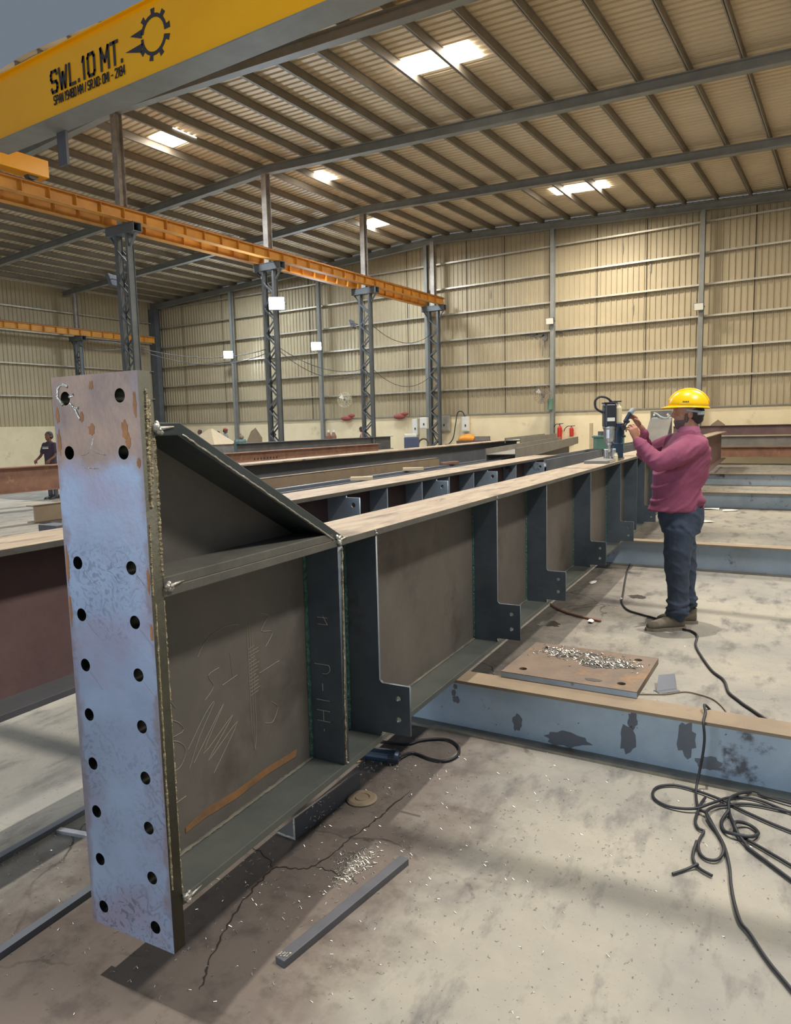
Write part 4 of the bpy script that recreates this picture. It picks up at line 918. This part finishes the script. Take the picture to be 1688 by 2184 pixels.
m = MB(); m.cyl((-.05, 0, -.033), (-.05, 0, -.028), .055); m.build('disc', M['brown'], gd)
m = MB(); m.tube(smoothpath([G(-1.46, 2.765, .034), (-1.694, 2.734, .01), (-1.587, 2.723, .01), (-1.523, 2.739, .01), (-1.499, 2.807, .01), (-1.528, 2.886, .01), (-1.593, 2.937, .01), (-1.654, 2.932, .01), (-1.726, 2.874, .01), (-1.763, 2.804, .01), (-1.86, 2.773, .01), (-2.1, 2.75, .01)]), .006, 6)
tag(m.build('power_cable', M['black'], smooth=True), 'black cable of the angle grinder looping out in front of the floor rail', 'cable')
t = empty('flap_disc', G(-1.455, 2.42, 0), .3); tag(t, 'used rust-brown grinding disc lying on the floor by the steel angle', 'disc')
m = MB(); m.lathe([(.012, 0), (.062, .0), (.064, .006), (.056, .013), (.034, .013), (.030, .008), (.012, .008)], n=30); m.build('abrasive_ring', M['brown'], t)
m = MB(); m.lathe([(.011, .008), (.028, .008), (.026, .0125), (.011, .0125)], n=24); m.build('hub', M['brown'], t)
# square base plate across the floor rail
sp = empty('base_plate', XB(-.965, 3.52, .277), AX); tag(sp, 'square rusty base plate with drilled holes and swarf lying across the floor rail', 'plate')
hl = [(x, y, .02) for x in (-.24, .24) for y in (-.19, .19)]
me = holed([(-.325, -.27), (.325, -.27), (.325, .265), (-.325, .265)], hl, .032)
me.transform(Matrix(((1, 0, 0, 0), (0, 0, 1, 0), (0, -1, 0, .032), (0, 0, 0, 1)))); link('slab', me, M['baseplate'], sp)
for cx, cy, rx, ry in ((-.12, .13, .10, .06), (.12, .07, .13, .07), (.05, .0, .05, .03), (.0, .17, .04, .025), (.11, -.2, .04, .02)):
    m = MB(); m.prism([(cx+rx*(1+rnd.uniform(-.3, .3))*math.cos(2*PI*k/16), cy+ry*(1+rnd.uniform(-.3, .3))*math.sin(2*PI*k/16), .0322) for k in range(16)], (0, 0, .0012)); m.build('oil_stain', M['blot'], sp)
m = MB(); m.box((-.326, -.2705, .004), (.326, -.2695, .028)); m.build('sawn_edge', M['blue'], sp)
def swarf(m, cx, cy, sx, sy, n, z=.0, r=.0012, L_=.02):
    for _ in range(n):
        x, y = rnd.gauss(cx, sx), rnd.gauss(cy, sy); a = rnd.uniform(0, 2*PI); l = rnd.uniform(.4, 1)*L_; q = rnd.uniform(.0, .007)
        m.tube([(x, y, z+r), (x+l*.5*math.cos(a), y+l*.5*math.sin(a), z+r+q), (x+l*math.cos(a+.8), y+l*math.sin(a+.8), z+r)], r, 4, False)
m = MB(); swarf(m, -.14, .14, .06, .045, 240, .033, .0018); swarf(m, .1, .09, .08, .05, 260, .033, .0018); tag(m.build('swarf', M['swarf'], sp), kind='stuff')
m = MB(); m.tube(smoothpath([XB(-1.32, 3.36, .283), XB(-1.27, 3.42, .29), XB(-1.2, 3.47, .295), XB(-1.1, 3.50, .300)][:3]), .004, 5); 
tag(m.build('bent_wire', M['dark'], smooth=True), 'thin dark wire lying on the floor rail between girder and base plate', 'wire')
t = empty('steel_offcut', (-.86, 4.13, 0), math.radians(48)); tag(t, 'small bent steel offcut beside the rusty base plate', 'offcut')
m = MB(); m.prism([(-.06, 0, .004), (.07, 0, .004), (.13, .10, .05), (.03, .11, .05)], (0, .004, .004)); m.box((-.06, -.03, 0), (.07, .03, .004)); m.build('strip', M['slate'], t)
m = MB(); m.tube(smoothpath([(-.98, 3.99, .006), (-.963, 4.005, .006), (-.851, 4.067, .006), (-.769, 4.154, .006), (-.695, 4.154, .006), (-.616, 4.118, .006), (-.557, 4.036, .006), (-.507, 3.926, .006)]), .004, 5)
tag(m.build('bent_wire', M['brown'], smooth=True), 'thin bent wire curving over the floor behind the floor rail at right', 'wire')
m = MB(); m.tube(smoothpath([(-2.13, 5.696, .012), (-1.997, 5.554, .012), (-1.823, 5.445, .012), (-1.607, 5.371, .012)]), .010, 6)
tag(m.build('steel_rod', M['rust'], smooth=True), 'bent rusty rod on the floor in front of the worker\'s shoes', 'rod')
# the pair of cables draped over the front rail and tangled on the floor
def cable(name, pts, label, r=.0055, grp='black cables at lower right', mat='black'):
    m = MB(); m.tube(smoothpath(pts, 6), r, 7); return tag(m.build(name, M[mat], smooth=True), label, 'cable', grp)
cable('power_cable', [(-.30, 3.45, .01), (-.36, 3.36, .05), XB(-.345, 3.262, .287), XB(-.345, 3.19, .286), XB(-.343, 3.105, .28), XB(-.336, 3.09, .22), XB(-.34, 3.085, .15), XB(-.352, 3.075, .06), (-.50, 3.0, .012), (-.468, 2.87, .015), (-.432, 2.83, .02), (-.392, 2.758, .01), (-.345, 2.656, .01), (-.311, 2.537, .01), (-.291, 2.431, .01), (-.268, 2.335, .01), (-.24, 2.251, .01), (-.21, 2.21, .01), (-.151, 2.113, .01), (-.05, 1.98, .01), (.3, 1.5, .01), (1.4, .2, .01)], 'black cable draped over the front floor rail and running out at the lower right')
cable('power_cable', [(2.5, 2.2, .01), (.5, 2.72, .01), (-.1, 2.86, .01), (-.293, 2.93, .01), (-.374, 2.976, .01), (-.42, 2.991, .012), (-.504, 3.017, .01), (-.587, 3.019, .01), (-.642, 2.973, .01), (-.65, 2.91, .01), (-.626, 2.859, .01), (-.566, 2.832, .01), (-.482, 2.848, .018), (-.426, 2.921, .022), (-.373, 3.027, .01), (-.28, 3.06, .01), (-.1, 3.0, .01), (.5, 2.86, .01), (2.5, 2.4, .01)], 'black cable lying in a wide flat loop in front of the floor rail')
cable('power_cable', [(-.46, 2.97, .012), (-.464, 2.90, .02), (-.465, 2.85, .014), (-.462, 2.774, .01), (-.444, 2.728, .01), (-.422, 2.715, .01), (-.425, 2.667, .01), (-.424, 2.616, .01), (-.407, 2.56, .01), (-.38, 2.537, .01), (-.351, 2.545, .014), (-.339, 2.593, .016), (-.349, 2.66, .012), (-.38, 2.729, .012), (-.432, 2.83, .026), (-.38, 2.95, .012), (-.2, 3.02, .01), (.5, 2.96, .012), (2.5, 2.7, .01)], 'black cable hanging in a hoop-shaped bight on the pale floor')
cable('power_cable', [(-.429, 2.614, .022), (-.428, 2.541, .01), (-.415, 2.497, .01), (-.392, 2.468, .01), (-.351, 2.448, .01)], 'short dark cable end below the hoop-shaped bight')
cable('power_cable', [(-.40, 2.478, .02), (-.431, 2.445, .008), (-.466, 2.394, .008)], 'thin brown cable end branching off to the left at lower right', .005)
cable('power_cable', [(2.5, 2.9, .01), (.5, 3.04, .014), (-.1, 3.08, .014), (-.25, 3.10, .012), (-.314, 3.104, .012), (-.368, 2.988, .03), (-.363, 2.909, .012), (-.337, 2.827, .012), (-.302, 2.739, .012), (-.22, 2.70, .01), (.4, 2.3, .01), (2.2, 1.2, .01)], 'black cable in a narrow loop nearest the right edge')
cable('power_cable', [(-.361, 2.891, .026), (-.377, 2.823, .01), (-.36, 2.759, .01), (-.325, 2.733, .02), (-.27, 2.74, .022), (-.25, 2.80, .012), (-.29, 2.84, .014), (-.33, 2.79, .03), (-.28, 2.70, .012), (-.2, 2.62, .01), (.4, 2.1, .01), (2.0, .8, .01)], 'black cable coiled small at the right edge', .0065)
# strips lying on the floor left of the girder
for (x, y0, y1, lb) in ((-2.44, .6, 2.3, 'dark flat bar on the floor left of the end plate, the farther of two'), (-1.985, .5, 1.75, 'dark flat bar on the floor left of the end plate, the nearer of two')):
    m = MB(); m.box((0, 0, 0), (.03, y1-y0, .022)); tag(m.build('flat_bar', M['slate'], loc=G(x, y0, 0), rz=A5), lb, 'bar')
m = MB(); m.box((0, -.012, 0), (.22, .012, .012)); tag(m.build('steel_strip', M['silver'], loc=G(-2.40, 1.715, 0), rz=A5+.17), 'short pale strip lying crosswise beside the farther dark bar', 'strip')
m = MB()
for cx, cy, sx, sy, n in ((-1.62, 1.75, .25, .5, 260), (-1.25, 2.0, .05, .10, 130), (-1.1, 2.2, .5, .5, 420), (-.7, 2.6, .4, .35, 200), (-1.5, 2.75, .12, .12, 150), (-2.3, 1.55, .12, .1, 60), (-.75, 4.15, .1, .05, 90), (-1.2, 4.7, .4, .7, 160)):
    p = G(cx, cy); swarf(m, p.x, p.y, sx, sy, n, 0, .0009, .014)
p = G(-1.25, 2.02); swarf(m, p.x, p.y, .025, .05, 200, 0, .0011, .02)
tag(m.build('swarf', M['swarf']), 'bright curled drill swarf scattered over the floor around the girder', 'swarf', kind='stuff')
def paper(x, y, s, lb, n=7):
    m = MB(); pts = [(s*(1+rnd.uniform(-.35, .35))*math.cos(2*PI*k/n), s*.6*(1+rnd.uniform(-.35, .35))*math.sin(2*PI*k/n), rnd.uniform(.003, .02)) for k in range(n)]
    m.prism(pts, (0, 0, .002)); tag(m.build('paper_scrap', M['paper'], loc=(x, y, .0), rz=rnd.random()*3), lb, 'paper scrap', 'paper scraps on the floor')
paper(-2.078, 6.691, .05, 'crumpled paper scrap on the floor between girder and worker')
paper(-1.668, 5.334, .035, 'tiny paper scrap beside the bent rusty rod')
paper(-2.093, 13.2, .16, 'long paper scrap on the floor just right of the worker\'s back'); paper(-1.76, 13.1, .17, 'crumpled white paper scrap nearest the right edge, behind the worker'); paper(-1.87, 11.5, .11, 'white paper scrap on the floor right of the worker\'s hips')
m = MB(); m.ball((-1.66, 6.13, .012), .012); tag(m.build('white_pebble', M['white']), 'tiny white pebble beside the drill cord', 'pebble')
for cx, cy, s, lb in ((-1.575, 6.326, .07, 'dark oil blot on the floor in front of the worker'), (-1.942, 5.146, .08, 'dark oil blot on the floor below the second drilled tab')):
    m = MB(); m.prism([(s*(1+rnd.uniform(-.4, .4))*math.cos(2*PI*k/18), s*(1+rnd.uniform(-.4, .4))*math.sin(2*PI*k/18), .0005) for k in range(18)], (0, 0, .001)); tag(m.build('oil_blot', M['blot'], loc=(cx, cy, 0)), lb, 'stain')
# ------------------------------------------------------------------ far things
gb = empty('tool_box', (-3.68, 12.66, 1.052), AY); tag(gb, 'pale green metal tool box on the beams left of the magnetic drill', 'tool box')
m = MB(); m.box((-.23, -.15, 0), (.23, .15, .20)); m.build('body', M['green'], gb, bevel=.01)
m = MB(); m.box((-.25, -.17, .20), (.25, .17, .24)); m.build('lid', M['green'], gb, bevel=.01)
m = MB(); m.box((-.16, -.1, .24), (.0, .1, .31)); m.build('tray', M['dark'], gb); m = MB(); m.box((.02, -.12, .24), (.2, .1, .30)); m.build('tray', M['white'], gb)
def floodlight(x, y, z, rz, lit, label, tilt=25, s=1.0):
    t = empty('floodlight', (x, y, z), rz); tag(t, label, 'floodlight', 'floodlights'); R = Matrix.Rotation(math.radians(tilt), 4, 'X')
    m = MB(); m.cbox((0, 0, 0), (.38*s, .09, .30*s), R); m.build('housing', M['dark'], t, bevel=.012)
    m = MB(); m.cbox((0, -.048, 0), (.34*s, .006, .26*s), R); m.build('lens', M['led' if lit else 'lamphead'], t)
    m = MB(); m.tube([(-.2*s, .0, 0), (-.2*s, .14, 0), (.2*s, .14, 0), (.2*s, 0, 0)], .012, 6); m.build('bracket', M['dark'], t)
floodlight(-10.15, 27.05, 5.40, 0, 0, 'unlit floodlight with a pale face on the wall post left of the worker', 10, .85)
floodlight(-4.82, 27.05, 5.37, 0, 0, 'unlit floodlight with a pale face on the wall post above the worker', 10, .85)
floodlight(-27.2, 27.0, 5.37, math.radians(38), 1, 'lit blue-white floodlight, left and lowest of the three glowing ones', 8, 1.3)
floodlight(-21.5, 27.0, 5.35, math.radians(32), 1, 'lit blue-white floodlight on the wall post between the second and third lattice columns', 8, 1.3)
floodlight(-14.80, 16.78, 5.26, math.radians(36), 1, 'lit blue-white floodlight, largest and highest, on the second lattice column', 8, 1.3)
floodlight(-15.62, 11.75, 5.25, math.radians(-75), 0, 'floodlight seen edge on at the left of the nearest lattice column', 20)
floodlight(-15.75, 21.95, 5.28, math.radians(-75), 0, 'floodlight seen edge on at the left of the third lattice column', 20)
def fan(x, y, z, label, mat, rz=0):
    t = empty('wall_fan', (x, y, z), rz); tag(t, label, 'fan', 'wall fans')
    m = MB()
    for r in (.12, .2, .28, .34): m.tube([(r*math.cos(a), -.12, r*math.sin(a)) for a in [2*PI*k/24 for k in range(25)]], .007, 5)
    for k in range(18): a = 2*PI*k/18; m.tube([(.05*math.cos(a), -.16, .05*math.sin(a)), (.34*math.cos(a), -.12, .34*math.sin(a)), (.30*math.cos(a), .02, .30*math.sin(a))], .006, 5)
    m.build('guard', M[mat], t)
    for k in range(3):
        a = 2*PI*k/3+.4; m = MB(); m.prism([(.05*math.cos(a), -.06, .05*math.sin(a)), (.28*math.cos(a-.4), -.03, .28*math.sin(a-.4)), (.30*math.cos(a+.35), -.08, .30*math.sin(a+.35))], (0, .006, 0)); m.build('blade', M['silver'], t)
    m = MB(); m.cyl((0, -.1, 0), (0, .12, 0), .075); m.build('motor', M['slate'], t)
    m = MB(); m.bar((0, .08, 0), (0, .3, -.1), .05); m.build('arm', M['slate'], t)
fan(-20.0, 27.1, 2.82, 'pale wall fan just left of the third lattice column', 'cream', math.radians(25))
fan(-10.4, 26.95, 2.63, 'brownish wall fan on the wall post left of the worker', 'brown', math.radians(15))
m = MB(); m.cyl((-10.15, 27.08, 2.05), (-10.15, 27.08, 2.45), .1, n=12); m.ball((-10.15, 27.08, 2.45), (.1, .1, .06)); tag(m.build('green_canister', M['green']), 'green canister fixed on the wall post under the brownish fan', 'canister')
for x, lb in ((-20.1, 'dull red cloth bundle hung at the plinth top beside the third lattice column'), (-17.2, 'dull red cloth bundle hung at the plinth top left of the farthest lattice column')):
    m = MB(); m.ball((x, 27.3, 1.98), (.32, .08, .12)); m.ball((x+.28, 27.3, 2.09), (.2, .07, .09)); tag(m.build('cloth_bundle', M['dullred'], smooth=True), lb, 'cloth')
def extinguisher(x, z, h, r, lb):
    t = empty('fire_extinguisher', (x, 27.32, z)); tag(t, lb, 'fire extinguisher', 'fire extinguishers on the back wall')
    m = MB(); m.lathe([(r*.9, 0), (r, .02), (r, h*.72), (r*.6, h*.82), (r*.3, h*.85)], n=16); m.build('cylinder', M['red'], t)
    m = MB(); m.cyl((0, 0, h*.85), (0, 0, h), r*.3); m.bar((0, 0, h*.95), (.14, 0, h*.98), .03); m.build('valve', M['dark'], t)
    m = MB(); m.box((-.05, r*.8, h*.5), (.05, .14, h*.6)); m.build('wall_bracket', M['dark'], t)
    m = MB(); m.tube(smoothpath([(0, 0, h*.93), (-.12, -.05, h*.95), (-.25, -.03, h*.72), (-.28, -.02, h*.5)]), .015, 6); m.build('hose', M['black'], t)
extinguisher(-9.85, .86, .66, .085, 'taller red fire extinguisher on the back wall, left of the two'); extinguisher(-9.38, 1.0, .42, .075, 'smaller red fire extinguisher with a curved hose, right of the two')
def wallbox(x, z, w, h, mat, label, extra=None, y=27.43, d=.16):
    t = empty('switch_box', (x, y, z)); tag(t, label, 'switch box', 'electrical boxes on the back wall')
    m = MB(); m.box((-w/2, -d, -h/2), (w/2, 0, h/2)); m.build('case', M[mat], t, bevel=.01)
    m = MB(); m.box((-w*.42, -d-.012, -h*.42), (w*.42, -d, h*.42)); dcv = m.build('door', M[mat], t, bevel=.004)
    m = MB(); m.cbox((w*.1, -d-.02, -h*.1), (.05, .02, .09)); m.build('latch', M['black'], dcv)
wallbox(-16.4, 1.5, .26, .72, 'white', 'narrow white switch box left of the farthest lattice column')
wallbox(-15.6, 1.66, .34, .48, 'white', 'white switch box with dark sockets on the farthest lattice column', y=26.8)
wallbox(-15.0, 1.62, .62, .66, 'girt', 'wide grey-white panel inside the hanging cable loop')
wallbox(-13.95, 1.58, .30, .62, 'white', 'white switch box right of the hanging cable loop')
cable('hanging_cable', [(-15.35, 27.1, 2.1), (-15.35, 27.0, 1.5), (-15.2, 27.0, .95), (-14.8, 27.0, .68), (-14.4, 27.0, .95), (-14.3, 27.1, 1.6), (-14.25, 27.2, 2.05), (-14.05, 27.2, 2.1), (-13.9, 27.2, 1.9)], 'black cable hanging in a big loop round the grey-white panel', .022, 'cables in the far part of the hall')
ws_ = empty('welding_set', (-15.2, 25.0, .0), AY); tag(ws_, 'wheeled welding set in a dark blue case left of the farthest lattice column base', 'welding set')
m = MB(); m.box((-.3, -.25, .55), (.3, .25, 1.1)); m.build('case', M['bluecase'], ws_, bevel=.03)
m = MB(); m.box((-.28, -.22, 1.1), (.2, .22, 1.24)); m.build('hood', M['white'], ws_, bevel=.03)
m = MB(); m.bar((-.28, 0, .0), (-.28, 0, .6), .05); m.bar((.28, 0, 0), (.28, 0, .6), .05); m.build('stand', M['dark'], ws_)
m = MB(); m.tube([(.48+.22*math.cos(a), -.1, .75+.28*math.sin(a)) for a in [2*PI*k/20 for k in range(41)]], .04, 6); m.build('cable_coil', M['brown'], ws_)
t = empty('spool_crate', (-13.5, 26.5, .0)); tag(t, 'low crate with an orange cover beside the back wall right of the cable loop', 'crate')
m = MB(); m.box((-.35, -.2, 0), (1.0, .2, .91)); m.build('crate', M['purple'], t); m = MB(); m.ball((.05, 0, .97), (.42, .22, .2)); m.build('cover', M['orange'], t, smooth=True); m = MB(); m.box((.45, -.15, .91), (1.0, .15, 1.07)); m.build('carton', M['greysteel'], t)
m = MB(); m.box((-14.0, 25.6, .0), (-9.0, 25.9, .8)); tag(m.build('timber_stack', M['brown']), 'brown timber baulk along the back wall behind the slate grey girder', 'baulk')
t = empty('hopper', (-21.3, 20.0, 0)); tag(t, 'pale beige pyramid-topped hopper among the stored beams at left', 'hopper')
m = MB(); a = [(-.8, -.6), (.8, -.6), (.8, .6), (-.8, .6)]
v = [m.bm.verts.new((x, y, 1.02)) for x, y in a]+[m.bm.verts.new((x*.08, y*.08, 1.62)) for x, y in a]
for k in range(4): m.bm.faces.new((v[k], v[(k+1) % 4], v[4+(k+1) % 4], v[4+k]))
m.bm.faces.new(v[4:]); m.bm.faces.new(v[3::-1]); m.build('roof', M['wood'], t); m = MB(); m.box((-.75, -.55, 0), (.75, .55, 1.02)); m.build('body', M['greysteel'], t)
m = MB()
m.prism([(-.75, 0, 0), (.35, 0, 0), (.35, 0, 1.25), (.12, 0, 1.62), (-.05, 0, 1.5)], (0, .03, 0)); tag(m.build('gusset_plate', M['brown'], loc=(-19.1, 20.0, 0), rz=AY), 'tall rust-brown triangular gusset plate standing left of the dark I beam', 'gusset')
m = MB(); m.prism([(-.4, 0, 0), (.4, 0, 0), (.4, 0, .9), (.2, 0, 1.45), (.1, 0, 1.35)], (0, .03, 0)); tag(m.build('gusset_plate', M['brown'], loc=(-17.3, 24.3, 0), rz=AY), 'small rust-brown pointed gusset plate beside the person in pink', 'gusset')
t = empty('gas_cylinder', (-19.75, 20.0, 0)); tag(t, 'grey-teal drum with a brass valve left of the tall gusset plate', 'drum')
m = MB(); m.lathe([(.24, 0), (.24, 1.12), (.2, 1.2)], n=20); m.build('drum', M['teal'], t); m = MB(); m.cyl((0, 0, 1.2), (0, 0, 1.42), .05); m.ball((.08, 0, 1.28), .09); m.build('valve', M['brown'], t)
m = MB(); m.box((-.3, -.1, 0), (.3, .1, 1.08)); tag(m.build('steel_box', M['purple'], loc=(-20.35, 21.2, 0), rz=AY), 'purplish steel box section between the hopper and the drum', 'box')
for i, dxx in enumerate((-.14, .16)):
    t = empty('gas_cylinder', (-20.05+dxx, 26.0, 0)); tag(t, 'rust-brown gas cylinder on the wall side of the dark I beam, %s of the pair' % ('left', 'right')[i], 'gas cylinder', 'paired gas cylinders')
    m = MB(); m.lathe([(.12, 0), (.12, 1.2), (.06, 1.34), (.05, 1.36)], n=14); m.build('bottle', M['rust'], t); m = MB(); m.cyl((0, 0, 1.36), (0, 0, 1.46), .045, n=10); m.build('valve', M['white'], t)
m = MB(); m.box((-.04, -.04, 0), (.04, .04, 1.5)); tag(m.build('timber_post', M['wood'], loc=(-6.3, 20, 0)), 'thin brown post leaning up behind the grey H beam, left of the green box', 'post')
m = MB(); m.prism([(-.22, 0, 0), (.22, 0, 0), (.22, 0, .03), (.0, 0, .20), (-.22, 0, .03)], (0, .03, 0)); tag(m.build('gusset_plate', M['brown'], loc=(-4.05, 26.6, 1.316), rz=.1), 'brown pointed gusset plate showing over the brown primed girder right of the worker', 'gusset')
for x, y, l, w, r_, mt, lb in ((-3.361, 4.742, .18, .07, .6, 'wood', 'pale wooden offcut lying on the narrow H beam, nearest of two'), (-3.606, 5.949, .20, .07, .6, 'wood', 'pale wooden offcut lying on the narrow H beam, farther of two'), (-3.759, 6.975, .26, .04, 1.3, 'rust', 'reddish wooden stick propped across the gap behind the second girder')):
    m = MB(); m.box((-l/2, -w/2, 0), (l/2, w/2, .03)); tag(m.build('wood_offcut', M[mt], loc=(x, y, 1.101), rz=r_, bevel=.004), lb, 'offcut')
for x, y, s, lb in ((-11.818, 7.269, .16, 'small dark steel block on the floor at far left, the farther one'), (-10.236, 6.37, .20, 'small dark steel block on the floor at far left, the nearer one')):
    m = MB(); m.box((-s, -s*.7, 0), (s, s*.7, s*.9)); tag(m.build('steel_block', M['dark'], loc=(x, y, 0), rz=A5, bevel=.005), lb, 'block')
for k, yy in enumerate((-.6, 2.9, 6.4)):
    p = G(-2.494, yy); m = MB(); m.box((-.12, -.1, 0), (.12, .1, .533)); tag(m.build('support_block', M['dark'], loc=(p.x, p.y, 0), rz=A5), 'dark block propping up the second girder, %s from the front' % ORD[k], 'block', 'support blocks')
# wires sagging between the columns
def sag(p, q, d, lb, r=.012):
    p, q = Vector(p), Vector(q); pts = [p.lerp(q, i/14)-Vector((0, 0, d*4*(i/14)*(1-i/14))) for i in range(15)]
    m = MB(); m.tube(pts, r, 5); tag(m.build('overhead_wire', M['dark'], smooth=True), lb, 'wire', 'wires strung between the columns')
sag((-32.0, 21.9, 6.0), (-15.45, 11.85, 3.72), -.05, 'upper thin wire running from the far left column to the nearest lattice column')
sag((-32.0, 21.9, 5.8), (-15.45, 11.85, 3.62), .12, 'lower thin wire running from the far left column to the nearest lattice column')
sag((-15.0, 11.85, 3.6), (-15.4, 16.9, 3.98), .25, 'upper thin wire sagging from the nearest to the second lattice column')
sag((-15.0, 11.85, 3.55), (-15.4, 16.9, 3.86), .35, 'lower thin wire sagging from the nearest to the second lattice column')
sag((-15.0, 17.05, 4.0), (-15.4, 21.9, 3.62), .3, 'upper thin wire sagging from the second to the third lattice column')
sag((-15.0, 17.05, 3.9), (-15.4, 21.9, 3.5), .45, 'lower thin wire sagging from the second to the third lattice column')
sag((-15.0, 22.1, 5.2), (-15.4, 26.9, 5.28), .45, 'upper thin wire sagging from the third to the farthest lattice column')
sag((-15.0, 22.1, 3.62), (-15.4, 26.9, 3.58), .5, 'lower thin wire sagging from the third to the farthest lattice column')
